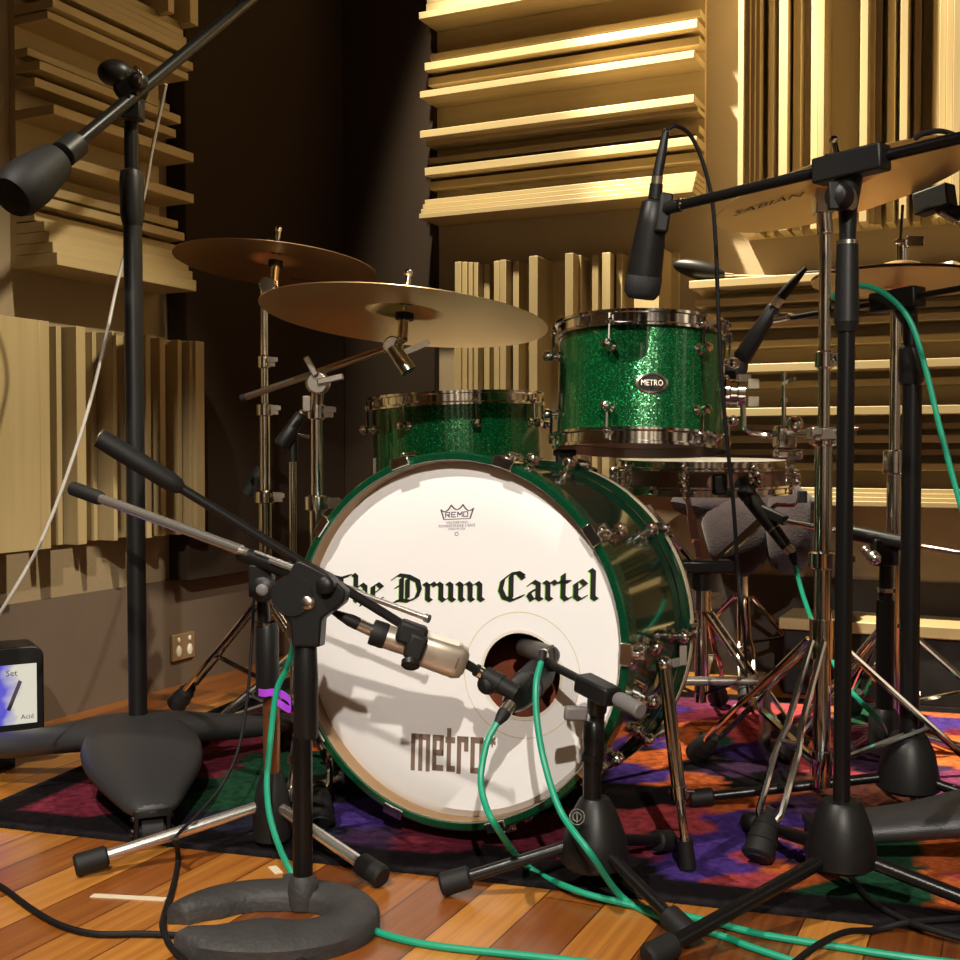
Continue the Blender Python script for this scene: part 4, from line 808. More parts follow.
# vintage kick-side microphone hung on the boom by a clamp
mq0, mq1 = at(373, 632, 1.575), at(466, 664, 1.585); md = (mq1 - mq0).normalized(); mL = (mq1 - mq0).length
mc_ = thing('microphone', 'champagne coloured microphone with wide flat grille clamped on the black boom', 'microphone', (mq0.x, mq0.y, mq0.z - .05))
mfm = frame(mq0, md, (0, 0, 1))
mb = MB(mfm); mb.lathe([(.0, .0), (.0165, .001), (.0170, .030), (.0165, mL * .42), (.0165, mL * .50), (.0, mL * .505)], seg=28); mb.build('body', M['champagne'], mc_)
mb = MB(mfm); mb.lathe([(.0172, -.002), (.0180, .001), (.0180, .016), (.0172, .019)], seg=28); mb.build('tail_ring', M['rubber'], mc_)
rg = []
for t, a_, b_ in ((.46, .016, .016), (.50, .021, .018), (.55, .0235, .019), (.9, .0245, .019), (.97, .0215, .016), (1.0, .014, .010)):
    rg.append([V((a_ * (abs(cos(2 * pi * k / 28)) ** .6) * (1 if cos(2 * pi * k / 28) > 0 else -1), b_ * (abs(sin(2 * pi * k / 28)) ** .7) * (1 if sin(2 * pi * k / 28) > 0 else -1), mL * t)) for k in range(28)])
mb = MB(mfm); mb.loft(rg); gr = mb.build('grille', M['champagne'], mc_, angle=50)
mb = MB(mfm); mb.lathe([(.0255, mL * .885), (.0265, mL * .895), (.0255, mL * .905)], Matrix.Diagonal((.97, .76, 1, 1)), 28, True); mb.build('grille_band', M['white_metal'], gr)
mb = MB(mfm); mb.cyl((.012, 0, mL * .52), (.012, 0, mL * .86), .016); mb.build('grille_face', M['white'], gr)
q = at(413, 641, 1.565); mb = MB(); rm = frame(q, md, (0, 0, 1)).to_3x3(); mb.box(q + V((-.002, 0, .010)), (.030, .034, .040), rm); mb.box(q + V((.004, -.008, -.006)), (.036, .028, .026), rm); mb.build('boom_clamp', M['rubber'], mc_, bevel=.005)
mb = MB(); kq = at(411, 660, 1.548); mb.cyl(q + V((0, -.006, -.01)), kq, .008); mb.lathe([(.010, 0), (.0128, .002), (.0128, .009), (.010, .011)], frame(kq, (kq - q)), 18); mb.build('clamp_knob', M['satin'], mc_)
x0, x1 = at(373, 631, 1.575), at(358, 624, 1.57); x2 = at(333, 612, 1.565)
def xlr(root, a, b, c, tail=None, r=.0088, ring='nickel'):
    a, b, c = V(a), V(b), V(c); mb = MB(); mb.cyl(a, b, r); p = mb.build('plug_shell', M[ring], root); mb = MB(); d = (c - b); mb.lathe([(r * 1.02, 0), (r * 1.0, d.length * .3), (r * .65, d.length * .75), (r * .42, d.length)], frame(b, d), 16); mb.build('plug_boot', M['rubber'], p); return p
def plug(label, a, b, c, r=.0088, ring='nickel'):
    t = thing('cable_plug', label, 'plug', V(c) + V((0, 0, -.01))); xlr(t, a, b, c, r=r, ring=ring); return t
plug('silver and black plug in the tail of the champagne microphone', x0, x1, x2)

# ---- tripod stand with a bronzed pole and chrome legs
TB_ = at(272, 820, 1.775); tx, ty = TB_.x, TB_.y; tv = thing('boom_stand', 'tripod boom stand with chrome legs and bronze pole, left of horseshoe stand', 'microphone stand', (tx, ty, ground((tx, ty))))
zT = lambda py: zat(ty, py)
fa, fb = fl(80, 876), fl(379, 887)
tripod_legs(tv, V((tx, ty, .072)), [(fa.x, fa.y), (fb.x, fb.y), (tx + .08, ty + .30)], 'white_metal', .0092, .0165, .04)
mb = MB(); mb.lathe([(.020, .010), (.028, .016), (.030, .060), (.026, .085), (.019, .112), (.0165, .120)], Matrix.Translation((tx, ty, 0)), 22); mb.build('hub', M['rubber'], tv)
mb = MB(); mb.cyl((tx, ty, .10), (tx, ty, zT(782)), .0145, .0125); mb.build('hub_collar', M['nickel'], tv)
mb = MB(); mb.cyl((tx, ty, .12), (tx, ty, zT(690)), .0135, seg=18); mb.build('lower_pole', M['brown_tube'], tv)
up = at(262, 640, ty); mb = MB(); mb.lathe([(.0150, zT(697)), (.0182, zT(690)), (.0182, zT(628)), (.0140, zT(622))], Matrix.Translation((tx - .006, ty, 0)), 18); mb.build('grip_sleeve', M['satin'], tv)
mb = MB(); mb.cyl((tx - .006, ty, zT(692)), (tx - .014, ty, zT(580)), .0100, seg=18); mb.build('upper_pole', M['black'], tv)
mb = MB(); mb.cyl((tx - .009, ty, zT(626)), (tx - .009, ty, zT(622)), .0165); mb.build('pole_ring', M['chrome'], tv)
b0, b1 = at(72, 488, 1.93), at(429, 619, 1.60); bdv = (b1 - b0).normalized(); Lb = (b1 - b0).length
mb = MB(); mb.cyl(b0 + bdv * .02, b0 + bdv * Lb * .52, .0082, seg=16); bo = mb.build('boom', M['white_metal'], tv)
mb = MB(); mb.lathe([(.010, 0), (.0122, .003), (.0122, .062), (.0102, .070)], frame(b0, bdv), 18); mb.build('boom_handle', M['rubber'], bo)
mb = MB(); mb.cyl(b0 + bdv * Lb * .60, b1, .0042, seg=12); mb.cyl(b1 - bdv * .006, b1, .0062); mb.cyl(b0 + bdv * Lb * .80, b0 + bdv * Lb * .84, .0062); mb.build('boom_tip', M['white_metal'], bo)
s0_, s1_ = at(240, 553, 1.775), at(300, 575, 1.72); mb = MB(); mb.cyl(s0_, s1_, .0125); mb.box(at(262, 580, 1.765), (.036, .034, .05)); mb.build('boom_housing', M['satin'], tv, bevel=.003)
mb = MB(); o3 = V((0, -.010, .012)); mb.cyl(s0_.lerp(s1_, .28) + o3, s1_ + o3 * .8, .0032, seg=8); mb.cyl(s1_ + o3 * .8 - bdv * .012, s1_ + o3 * .8, .0044); mb.cyl(s0_ + V((0, -.008, .006)), s0_ + bdv * .02 + V((0, -.008, .006)), .0062); mb.build('housing_rod', M['white_metal'], tv)
kn = at(262, 590, 1.735); mb = MB(); mb.lathe([(.018, 0), (.020, .004), (.019, .016), (.012, .020), (0, .021)], frame(kn + V((0, .02, 0)), (0, -1, 0)), 22); kb_ = mb.build('tension_knob', M['satin'], tv)
mb = MB(); mb.ball(kn, .0095, (1, .35, 1)); mb.build('knob_cap', M['grey_cap'], kb_)

# ---- short stand reaching into the port hole
SB = at(592, 820, 1.585); sx_, sy_ = SB.x, SB.y; sv = thing('boom_stand', 'short black tripod stand in front of the port hole, at bass drum right', 'microphone stand', (sx_, sy_, .0005))
zs = lambda py: zat(sy_, py)
fa, fb = fl(446, 896), fl(686, 946)
tripod_legs(sv, V((sx_, sy_, .080)), [(fa.x, fa.y), (fb.x, fb.y), (sx_ + .13, sy_ + .15)], 'black', .0085, .0165, .036)
mb = MB(); mb.lathe([(.036, .040), (.046, .046), (.048, .060), (.043, .085), (.031, .118), (.022, .134), (.019, .138)], Matrix.Translation((sx_ + .004, sy_, 0)), 28); hb_ = mb.build('hub', M['satin'], sv)
em = at(577, 815, 1.55); em.y -= .012; fm_ = frame(em + V((0, .004, 0)), (-.35, -1, .35)); mb = MB(fm_); mb.lathe([(.0095, 0), (.0108, 0), (.0108, .003), (.0095, .003)], seg=24, closed=True); mb.lathe([(.0052, 0), (.0064, 0), (.0064, .003), (.0052, .003)], seg=20, closed=True); mb.box((0, 0, .0015), (.0016, .015, .003)); mb.build('round_emblem', M['white_metal'], hb_)
mb = MB(); mb.cyl((sx_, sy_, .10), (sx_, sy_, zs(752)), .0128, seg=18); mb.build('lower_pole', M['black'], sv)
mb = MB(); sleeve(mb, sx_ + .002, sy_, zs(762), zs(720), .0148); mb.cyl((sx_ + .004, sy_, zs(770)), (sx_ + .008, sy_, zs(692)), .0105); mb.cyl((sx_, sy_, zs(760)), (sx_, sy_, zs(753)), .0165); mb.build('upper_pole', M['black'], sv)
b0, b1 = at(641, 711, 1.50), at(546, 662, 1.665); bv = (b1 - b0).normalized(); mb = MB(); mb.cyl(b0 + bv * .02, b1, .0062, seg=14); bo = mb.build('boom', M['satin'], sv)
mb = MB(); mb.lathe([(.0092, 0), (.0112, .002), (.0112, .040), (.0095, .047), (.0070, .049)], frame(b0, bv), 18); mb.build('boom_handle', M['grey_cap'], bo)
hq = at(598, 690, 1.565); mb = MB(); mb.bar(hq - bv * .032, hq + bv * .035, .030, .026); mb.cyl(hq, V((sx_ + .006, sy_, zs(712))), .014); mb.build('boom_housing', M['satin'], sv, bevel=.004)
mb = MB(); wq = at(573, 715, 1.555); mb.bar(wq + V((-.012, 0, .003)), wq + V((.02, .006, 0)), .012, .020); mb.build('wing_bolt', M['grey_cap'], sv, bevel=.004)
# microphone inside the drum on that boom, and the one at the hole on the horseshoe stand
i0, i1 = at(552, 656, 1.668), at(517, 645, 1.80); iv = (i1 - i0).normalized(); it = thing('microphone', 'dark grey microphone inside bass drum, at the top of the port hole', 'microphone', i0 + V((0, 0, -.03)))
mb = MB(); mb.lathe([(.010, 0), (.0145, .004), (.015, .06), (.014, .11), (.008, .12)], frame(i0, iv), 22); mb.build('body', M['mid_grey'], it)
mb = MB(); mb.bar(i0.lerp(i1, .12) + V((0, 0, -.022)), i0.lerp(i1, .12) + V((0, 0, .012)), .03, .02); mb.build('clip', M['rubber'], it)
plug('small nickel plug of the green cable at port hole top right', at(545, 656, 1.655), at(543, 652, 1.648), at(541, 663, 1.635), .0062)
m0, m1 = at(511, 704, 1.60), at(548, 664, 1.735); mv_ = (m1 - m0).normalized(); kt = thing('microphone', 'glossy black egg-shaped microphone poking into the bass drum port hole', 'microphone', m0 + V((0, 0, -.04)))
mb = MB(); mb.lathe([(.0, -.004), (.012, -.002), (.0185, .014), (.0225, .035), (.0232, .055), (.0230, .062)], frame(m0, mv_), 28); mb.build('body', M['black'], kt)
mb = MB(); mb.lathe([(.0230, .062), (.0246, .064), (.0246, .075), (.0235, .077), (.0238, .11), (.020, .128), (.0, .134)], frame(m0, mv_), 28); mb.build('grille', M['grille'], kt)
plug('silver plug of green cable under the egg-shaped microphone', at(511, 704, 1.600), at(505, 712, 1.590), at(496, 725, 1.575), .0092)

# ---- tall black tripod boom at right in front of the golden cymbal
QB = at(841, 835, 1.525); qx, qy = QB.x, QB.y; qv = thing('boom_stand', 'tall black tripod boom stand at right, nearest one, boom crossing golden cymbal', 'microphone stand', (qx, qy, ground((qx, qy))))
zQ = lambda py: zat(qy, py); QT = at(848, 190, qy)
fa = fl(652, 970); tripod_legs(qv, V((qx, qy, .085)), [(fa.x, fa.y), (qx + .235, qy - .11), (qx - .05, qy + .30)], 'black', .0098, .0165, .036)
mb = MB(); mb.lathe([(.036, .062), (.045, .068), (.046, .085), (.039, .120), (.028, .148), (.024, .152)], Matrix.Translation((qx, qy, 0)), 28); mb.build('hub', M['satin'], qv)
def tilted(mb, z0, z1, r, r1=None):                           # a piece of the slightly leaning pole between two heights
    f_ = lambda z: V((qx + (QT.x - qx) * (z - .07) / (QT.z - .07), qy, z)); mb.cyl(f_(z0), f_(z1), r, r1, 20)
mb = MB(); tilted(mb, .10, zQ(320), .0112); mb.build('lower_pole', M['black'], qv)
mb = MB(); tilted(mb, zQ(332), zQ(322), .0135, .0160); tilted(mb, zQ(322), zQ(245), .0162, .0140); mb.build('grip_sleeve', M['satin'], qv)
mb = MB(); tilted(mb, zQ(245), zQ(241), .0142); mb.build('pole_ring', M['worn_chrome'], qv)
mb = MB(); tilted(mb, zQ(242), zQ(205), .0105, .0125); tilted(mb, zQ(206), zQ(178), .013, .019); mb.build('neck', M['satin'], qv)
b0, b1 = at(668, 208, 1.74), at(1010, 126, 1.37); bv = (b1 - b0).normalized(); mb = MB(); mb.cyl(b0, b1, .0078, seg=18); bo = mb.build('boom', M['black'], qv)
mb = MB(); mb.cyl(b0 - bv * .002, b0 + bv * .022, .0098); mb.build('boom_nut', M['satin'], bo)
mb = MB(); mb.cyl(b0 + bv * .026, b0 + bv * .029, .0102); mb.ball(b0, .0062); mb.build('thread_ring', M['chrome'], bo)
h0, h1 = at(817, 173, 1.548), at(886, 156, 1.475); mb = MB(); mb.bar(h0, h1, .030, .034); mb.build('boom_housing', M['satin'], qv, bevel=.003)
kn = at(838, 196, 1.485); mb = MB(); mb.lathe([(.015, 0), (.018, .004), (.016, .022), (.006, .026)], frame(kn + V((.012, .014, 0)), (-.75, -.66, .05)), 22); mb.bar(kn + V((-.006, 0, .018)), kn + V((-.006, 0, -.018)), .010, .014); nb = mb.build('tension_knob', M['satin'], qv, bevel=.002)
mb = MB(); mb.lathe([(.0145, 0), (.0145, .006)], frame(kn + V((.016, .012, -.002)), (.6, -.7, 0)), 18); mb.build('knob_washer', M['worn_chrome'], nb)
# big black tom microphone hanging from that boom
t0, t1 = at(655, 200, 1.76), at(641, 299, 1.79); tv_ = (t1 - t0).normalized(); tl_ = (t1 - t0).length; tm_ = thing('microphone', 'large black microphone hanging above the green rack tom', 'microphone', t1)
tf = frame(t0, tv_, (1, 0, 0)); mb = MB(tf)
rg = []
for t, a_, b_ in ((0, .0135, .0125), (.02, .019, .016), (.25, .0225, .019), (.5, .0255, .021), (.76, .0275, .0225)): rg.append([V((a_ * cos(2 * pi * k / 24), b_ * sin(2 * pi * k / 24), tl_ * t)) for k in range(24)])
mb.loft(rg); mb.build('body', M['satin'], tm_, angle=50)
mb = MB(tf); rg = []
for t, a_, b_ in ((.76, .0268, .022), (.775, .0285, .0235), (.93, .0278, .0228), (.985, .0225, .018), (1.0, .019, .015)): rg.append([V((a_ * cos(2 * pi * k / 24), b_ * sin(2 * pi * k / 24), tl_ * t)) for k in range(24)])
mb.loft(rg); mb.build('grille', M['grille'], tm_, angle=50)
mb = MB(tf); mb.box((.016, -.0155, tl_ * .64), (.017, .012, .018)); mb.build('name_plate', M['grey_cap'], tm_, bevel=.001)
mb = MB(); mb.box(at(663, 214, 1.755), (.020, .030, .060), Matrix.Rotation(.16, 3, 'Y')); mb.cyl(at(662, 212, 1.755), b0, .009); mb.build('clip', M['rubber'], tm_, bevel=.004)
pt = thing('cable_plug', 'slim black plug with nickel ring atop the large tom microphone', 'plug', at(657, 196, 1.76)); pa, pb_, pc, pd = at(655, 199, 1.76), at(656.5, 184, 1.757), at(657.5, 176, 1.755), at(666, 131, 1.75)
mb = MB(); mb.cyl(pa, pb_, .0105, .0100); mb.lathe([(.0078, 0), (.0078, (pd - pc).length * .4), (.0052, (pd - pc).length)], frame(pc, pd - pc), 16); mb.build('plug_body', M['satin'], pt)
mb = MB(); mb.cyl(pb_, pc, .0088); mb.build('plug_ring', M['nickel'], pt)
mb = MB(); mb.ball(pd + V((-.004, -.004, .002)), .0035); mb.ball(pd + V((.004, -.004, -.001)), .0028); mb.build('cable_clamp', M['chrome'], pt)
cp = [at(667, 130, 1.75), at(676, 126, 1.755), at(690, 135, 1.77), at(702, 160, 1.78), at(712, 200, 1.79), at(716, 250, 1.80), at(719, 330, 1.81), at(725, 420, 1.83), at(733, 500, 1.86), at(738, 570, 1.9), at(744, 630, 1.95), fl(752, 715), fl(790, 742)]
cp[-2].z = cp[-1].z = RZ + .004
tag(MB().path(spline(cp, 8), .0033, 8).build('cable', M['black_cable'], loc=cp[-1]), 'black cable arching from the tom microphone down past rack tom', 'cable')

# ---- second tall black stand, further back
WB = at(908.5, 765, 1.92); wx, wy = WB.x, WB.y; wv = thing('boom_stand', 'second tall black stand at right, behind the nearest one, round cone base', 'microphone stand', (wx, wy, ground((wx, wy))))
zW = lambda py: zat(wy, py)
fa = fl(694, 812); tripod_legs(wv, V((wx, wy, .075)), [(fa.x, fa.y), (wx + .24, wy - .22), (wx + .12, wy + .30)], 'black', .0088, .0155, .034)
mb = MB(); mb.lathe([(.044, .048), (.052, .054), (.051, .07), (.042, .115), (.030, .140), (.026, .144)], Matrix.Translation((wx, wy, 0)), 28); mb.build('hub', M['satin'], wv)
mb = MB(); mb.cyl((wx, wy, .10), (wx, wy, zW(385)), .0158, seg=20); mb.build('lower_pole', M['black'], wv)
mb = MB(); mb.cyl((wx, wy, zW(388)), (wx - .006, wy, zW(300)), .0125, seg=18); mb.build('upper_pole', M['black'], wv)
mb = MB(); sleeve(mb, wx - .003, wy, zW(385), zW(345), .0195); mb.build('grip_sleeve', M['satin'], wv)
hq = at(897, 300, wy); b0, b1 = at(792, 318, 2.10), at(985, 284, 1.78); bv = (b1 - b0).normalized(); mb = MB(); mb.cyl(b0, b1, .0052, seg=14); bo = mb.build('boom', M['black'], wv)
mb = MB(); mb.bar(hq - bv * .045, hq + bv * .045, .034, .034); mb.cyl(hq, V((wx - .005, wy, zW(320))), .016); mb.build('boom_housing', M['satin'], wv, bevel=.004)
# slim microphone on that boom
h0, h1 = at(775, 306, 2.13), at(742, 358, 2.17); hv_ = (h1 - h0).normalized(); ht = thing('microphone', 'slim black microphone slanting down between rack tom and chrome stand', 'microphone', h1)
mb = MB(); mb.lathe([(.0105, 0), (.0125, .003), (.0150, .05), (.0175, (h1 - h0).length), (.0150, (h1 - h0).length + .004)], frame(h0, hv_), 20); mb.build('body', M['satin'], ht)
gq = h1 + hv_ * .004; mb = MB(); mb.lathe([(.0160, 0), (.0215, .012), (.0225, .03), (.021, .05), (.012, .068), (0, .072)], frame(gq, (hv_ + V((-.25, .1, -.5))).normalized()), 22); mb.build('grille', M['grille'], ht)
mb = MB(); q = at(788, 316, 2.115); mb.cyl(h0.lerp(h1, .25) + V((.006, 0, 0)), q, .008); mb.cyl(q, q + V((.008, -.02, -.006)), .006); mb.build('clip', M['worn_chrome'], ht)
plug('nickel and black plug atop the slim slanting microphone', h0, at(781, 297, 2.12), at(806, 268, 2.10), .0092)
# ---- low chrome boom stand behind the poles
LB = at(885, 640, 2.15); lx, ly_ = LB.x, LB.y; lv = thing('boom_stand', 'low black stand with thin chrome boom, behind second tall black stand', 'microphone stand', (lx, ly_, ground((lx, ly_))))
zL = lambda py: zat(ly_, py)
fa = fl(848, 762); tripod_legs(lv, V((lx, ly_, .10)), [(fa.x, fa.y), (lx + .28, ly_ + .02), (lx - .05, ly_ + .28)], 'worn_chrome', .0075, .014, .03)
mb = MB(); mb.lathe([(.026, .065), (.030, .070), (.028, .12), (.020, .135)], Matrix.Translation((lx, ly_, 0)), 20); mb.build('hub', M['satin'], lv)
mb = MB(); mb.cyl((lx, ly_, .12), (lx, ly_, zL(600)), .0165); mb.cyl((lx, ly_, zL(600)), (lx, ly_, zL(545)), .0115); mb.build('pole', M['black'], lv)
mb = MB(); mb.cyl((lx, ly_, zL(592)), (lx, ly_, zL(588)), .0175); mb.build('pole_ring', M['chrome'], lv)
b0, b1 = at(782, 521, 2.26), at(1000, 560, 2.02); bv = (b1 - b0).normalized(); mb = MB(); mb.cyl(b0, b1, .0058, seg=14); mb.build('boom', M['chrome'], lv)
h0, h1 = at(849, 532, 2.19), at(904, 543, 2.12); mb = MB(); mb.cyl(h0, h1, .0145); mb.box(at(884, 552, 2.15), (.045, .034, .05)); mb.build('boom_housing', M['black'], lv, bevel=.003)
kn = at(874, 558, 2.11); mb = MB(); mb.ball(kn, .0135); mb.cyl(kn, kn + V((.02, .03, 0)), .006); mb.ball(at(866, 551, 2.12), .0105); mb.build('tension_knob', M['worn_chrome'], lv)
# snare microphone on that boom, aimed up at the brown snare
s0_, s1_ = at(737, 480, 2.34), at(787, 547, 2.26); dv = (s1_ - s0_).normalized(); st = thing('microphone', 'black microphone slanting up toward the brown snare, green cable below', 'microphone', s1_)
mb = MB(); Ls = (s1_ - s0_).length; mb.lathe([(.0158, Ls * .26), (.0172, Ls * .30), (.0160, Ls * .5), (.0130, Ls * .8), (.0118, Ls)], frame(s0_, dv), 20); mb.build('body', M['satin'], st)
mb = MB(); mb.lathe([(.0, -.002), (.0120, .0), (.0175, .010), (.0178, Ls * .24), (.0160, Ls * .26)], frame(s0_, dv), 20); mb.build('grille', M['grille'], st)
mb = MB(); mb.cyl(s0_.lerp(s1_, .74), s0_.lerp(s1_, .76), .0136); mb.build('body_ring', M['nickel'], st)
mb = MB(); mb.bar(s0_.lerp(s1_, .42), at(786, 521, 2.255), .016, .020); mb.build('clip', M['rubber'], st, bevel=.003)
plug('nickel plug and green cable end under the snare microphone', s1_, at(780.5 + 12, 553, 2.255), at(796, 567, 2.25), .0095)
# ---- small stand and microphone between the two left cymbal stands
YB = at(293, 560, 2.42); yx, yy = YB.x, YB.y; yv = thing('boom_stand', 'thin chrome stand with black swivel between the two left cymbal stands', 'microphone stand', (yx, yy, ground((yx, yy))))
zY = lambda py: zat(yy, py)
mb = MB(); mb.cyl((yx, yy, .06), (yx, yy, zY(455)), .0075); mb.build('pole', M['chrome'], yv)
mb = MB(); mb.cyl((yx, yy, zY(462)), (yx, yy, zY(432)), .0115); mb.ball(at(291, 434, 2.405), .014); mb.build('swivel', M['satin'], yv)
q = at(294, 433, 2.40); mb = MB(); mb.cyl(q, at(309, 437, 2.39), .0038); mb.build('swivel_lever', M['chrome'], yv)
tripod_legs(yv, V((yx, yy, .10)), [(yx + .10, yy - .20), (yx - .23, yy + .02), (yx + .10, yy + .20)], 'worn_chrome', .006, .011, .025)
a, b = at(302, 414, 2.40), at(280, 446, 2.39); yt = thing('microphone', 'small black microphone on the thin chrome stand near floor tom', 'microphone', b)
mb = MB(); d = (b - a).normalized(); mb.lathe([(.010, 0), (.013, .004), (.0145, .04), (.017, (b - a).length - .008), (.014, (b - a).length)], frame(a, d), 18); mb.build('body', M['satin'], yt)
mb = MB(); mb.cyl(a, a - d * .006, .0085); mb.ball(a + V((.004, -.008, .006)), .004); mb.build('tail_ring', M['nickel'], yt)
a, b = at(262, 470, 2.66), at(247, 494, 2.66); yt = thing('boom_grip', 'short black rubber grip sticking out behind the farthest-left stand', 'boom grip', b)
mb = MB(); mb.cyl(a, b, .016, .0185); mb.build('grip', M['rubber'], yt); mb = MB(); mb.cyl(a, a + (a - b) * .2, .007); mb.build('stub', M['chrome'], yt)
# ---- black clip holding a small microphone at the far right, under the golden cymbal
a, b = at(918, 206, 2.05), at(952, 194, 2.0); ot = thing('microphone', 'black boxy microphone with clip under the right end of golden cymbal', 'microphone', b + V((0, 0, -.05)))
mb = MB(); mb.bar(a, b, .034, .040); mb.build('body', M['rubber'], ot, bevel=.003)
mb = MB(); mb.bar(at(938, 206, 2.02), at(968, 222, 2.0), .024, .024); mb.cyl(at(950, 210, 1.99), at(985, 205, 1.98), .006); mb.build('clip', M['satin'], ot, bevel=.004)
mb = MB(); mb.ball(at(957, 222, 1.985), .006); mb.cyl(at(940, 212, 1.98), at(955, 220, 1.98), .0028); mb.build('clip_screw', M['chrome'], ot)
cp = [at(914, 139, 1.46), at(924, 133, 1.455), at(938, 131, 1.45), at(952, 134, 1.45), at(975, 145, 1.44), at(1010, 170, 1.42)]
tag(MB().path(spline(cp, 8), .0035, 8).build('cable', M['black_cable'], loc=cp[-1]), 'short black cable loop lying on boom above golden cymbal', 'cable')

# ================================================================== CABLES, SMALL THINGS
def cable(label, pts, mt, r=.0048):
    return tag(MB().path(spline(pts, 10), r, 10).build('cable', M[mt], loc=pts[-1]), label, 'cable')
def flo(px, py, r=.0048, h=0.0):
    p = fl(px, py, .0); g = ground(p); p = fl(px, py, g + r); p.z += h; return p
r = .0046
cable('green cable tied to bronze pole by purple strap, running to the floor front', [at(300, 600, 1.58), at(295, 640, 1.70), at(287, 668, 1.715), at(277, 690, 1.72), at(271, 735, 1.71), at(267, 790, 1.68), at(275, 835, 1.65), flo(297, 881, r), flo(330, 907, r), flo(375, 931, r), flo(430, 945, r), flo(520, 955, r), flo(620, 966, r)], 'green_cable', r)
cable('green cable looping from the egg-shaped microphone to the floor', [at(497, 723, 1.575), at(487, 743, 1.565), at(481, 775, 1.55), at(484, 800, 1.53), at(497, 828, 1.51), flo(527, 866, r), flo(575, 890, r), flo(640, 907, r), flo(700, 919, r), flo(760, 934, r), flo(840, 947, r), flo(905, 957, r), flo(980, 966, r)], 'green_cable', r)
cable('green cable dropping in front of drumhead from port hole top', [at(541, 662, 1.635), at(536, 685, 1.615), at(537, 720, 1.60), at(545, 765, 1.58), at(561, 812, 1.54), at(590, 853, 1.49), flo(622, 897, r), flo(660, 917, r), flo(725, 937, r), flo(745, 945, r), flo(790, 960, r), flo(830, 972, r)], 'green_cable', r)
cable('green cable running from the snare microphone to the rug', [at(795, 566, 2.25), at(803, 595, 2.22), at(815, 628, 2.18), at(832, 660, 2.12), at(850, 690, 2.06), at(880, 722, 2.02), flo(893, 748, r), flo(915, 752, r)], 'green_cable', r)
cable('green cable arching at the right edge from behind black pole', [at(820, 305, 1.98), at(848, 288, 1.94), at(870, 287, 1.91), at(893, 300, 1.88), at(912, 325, 1.86), at(926, 370, 1.85), at(938, 420, 1.84), at(951, 470, 1.83), at(965, 520, 1.82), at(985, 580, 1.82), at(1000, 640, 1.82)], 'green_cable', r)
r = .0042
cable('black cable crossing the wood floor at bottom left', [flo(-30, 872, r), flo(0, 886, r), flo(30, 908, r), flo(60, 925, r), flo(95, 934, r), flo(140, 934, r), flo(180, 936, r), flo(230, 945, r), flo(290, 958, r), flo(340, 975, r)], 'black_cable', r)
cable('black cable dangling over the chrome leg to the floor front', [at(176, 838, 1.66), flo(178, 862, r), flo(172, 890, r), flo(164, 915, r), flo(163, 935, r, .008), flo(172, 948, r), flo(190, 966, r)], 'black_cable', r)
cable('thin black cable hanging behind the bronze pole, lower left', [at(256, 560, 1.86), at(252, 640, 1.85), at(247, 700, 1.83), at(238, 750, 1.80), at(222, 785, 1.77), at(200, 812, 1.73), at(180, 832, 1.69), at(176, 838, 1.66)], 'black_cable', .0026)
cable('black cable on the wood floor at bottom right', [flo(780, 975, r), flo(815, 955, r, .010), flo(845, 941, r, .011), flo(875, 930, r), flo(910, 922, r), flo(960, 918, r), flo(1010, 910, r)], 'black_cable', r)
cable('black cable curving around cone base near right bottom corner', [flo(850, 876, r), flo(870, 900, r), flo(905, 920, r), flo(940, 932, r), flo(985, 945, r)], 'black_cable', r)
# purple strap
q = at(274, 695, 1.715); mb = MB(); rg = []
pt_ = spline([at(259, 692, 1.745), at(265, 693, 1.735), at(272, 692, 1.73), at(280, 693, 1.725), at(287, 697, 1.72), at(291, 703, 1.715), at(290, 709, 1.715), at(284, 706, 1.71), at(278, 702, 1.71)], 5)
for i, p in enumerate(pt_): h_ = .0052; rg.append([p + V((0, 0, h_)), p + V((0, -.004, h_)), p + V((0, -.004, -h_)), p + V((0, 0, -h_))])
mb.loft(rg); tag(mb.build('cable_tie', M['purple']), 'bright purple strap tying green cable to the bronze pole', 'cable tie')
# floor tape
for (pa, pb2, lb) in (((92, 896), (166, 900), 'long white tape strip on the wood floor at lower left'), ((272, 867), (279, 874), 'short white tape scrap on wood floor beside horseshoe base')):
    a, b = fl(*pa), fl(*pb2); a.z = b.z = .0009; mb = MB(); mb.bar(a, b, .012, .0012, (0, 0, 1)); tag(mb.build('floor_tape', M['tape']), lb, 'tape')
# power outlet
oa, ob = lw(171, 647, 0), lw(192, 645, 0); ow = thing('power_outlet', 'brass double power outlet on the brown wall at lower left', 'power outlet', room(WL_S, (oa[0] + ob[0]) / 2, .085))
ot0, ot1 = lw(171, 645, .012)[0], lw(193, 645, .012)[0]; oz1, oz0 = lw(182, 633, .012)[1], lw(182, 659, .012)[1]; om = (ot0 + ot1) / 2
mb = MB(RM); mb.box((WL_S + .014, om, (oz0 + oz1) / 2), (.010, ot1 - ot0, oz1 - oz0)); mb.build('plate', M['outlet'], ow, bevel=.002)
for s_ in (-.25, .25):
    y_ = om + s_ * (ot1 - ot0)
    mb = MB(RM); mb.ball((WL_S + .020, y_, oz0 + (oz1 - oz0) * .34), .010, (.4, 1.0, 1.55)); mb.build('socket', M['white'], ow)
    mb = MB(RM); mb.ball((WL_S + .020, y_, oz0 + (oz1 - oz0) * .78), .006, (.5, .9, 1.2)); mb.build('switch', M['white'], ow)
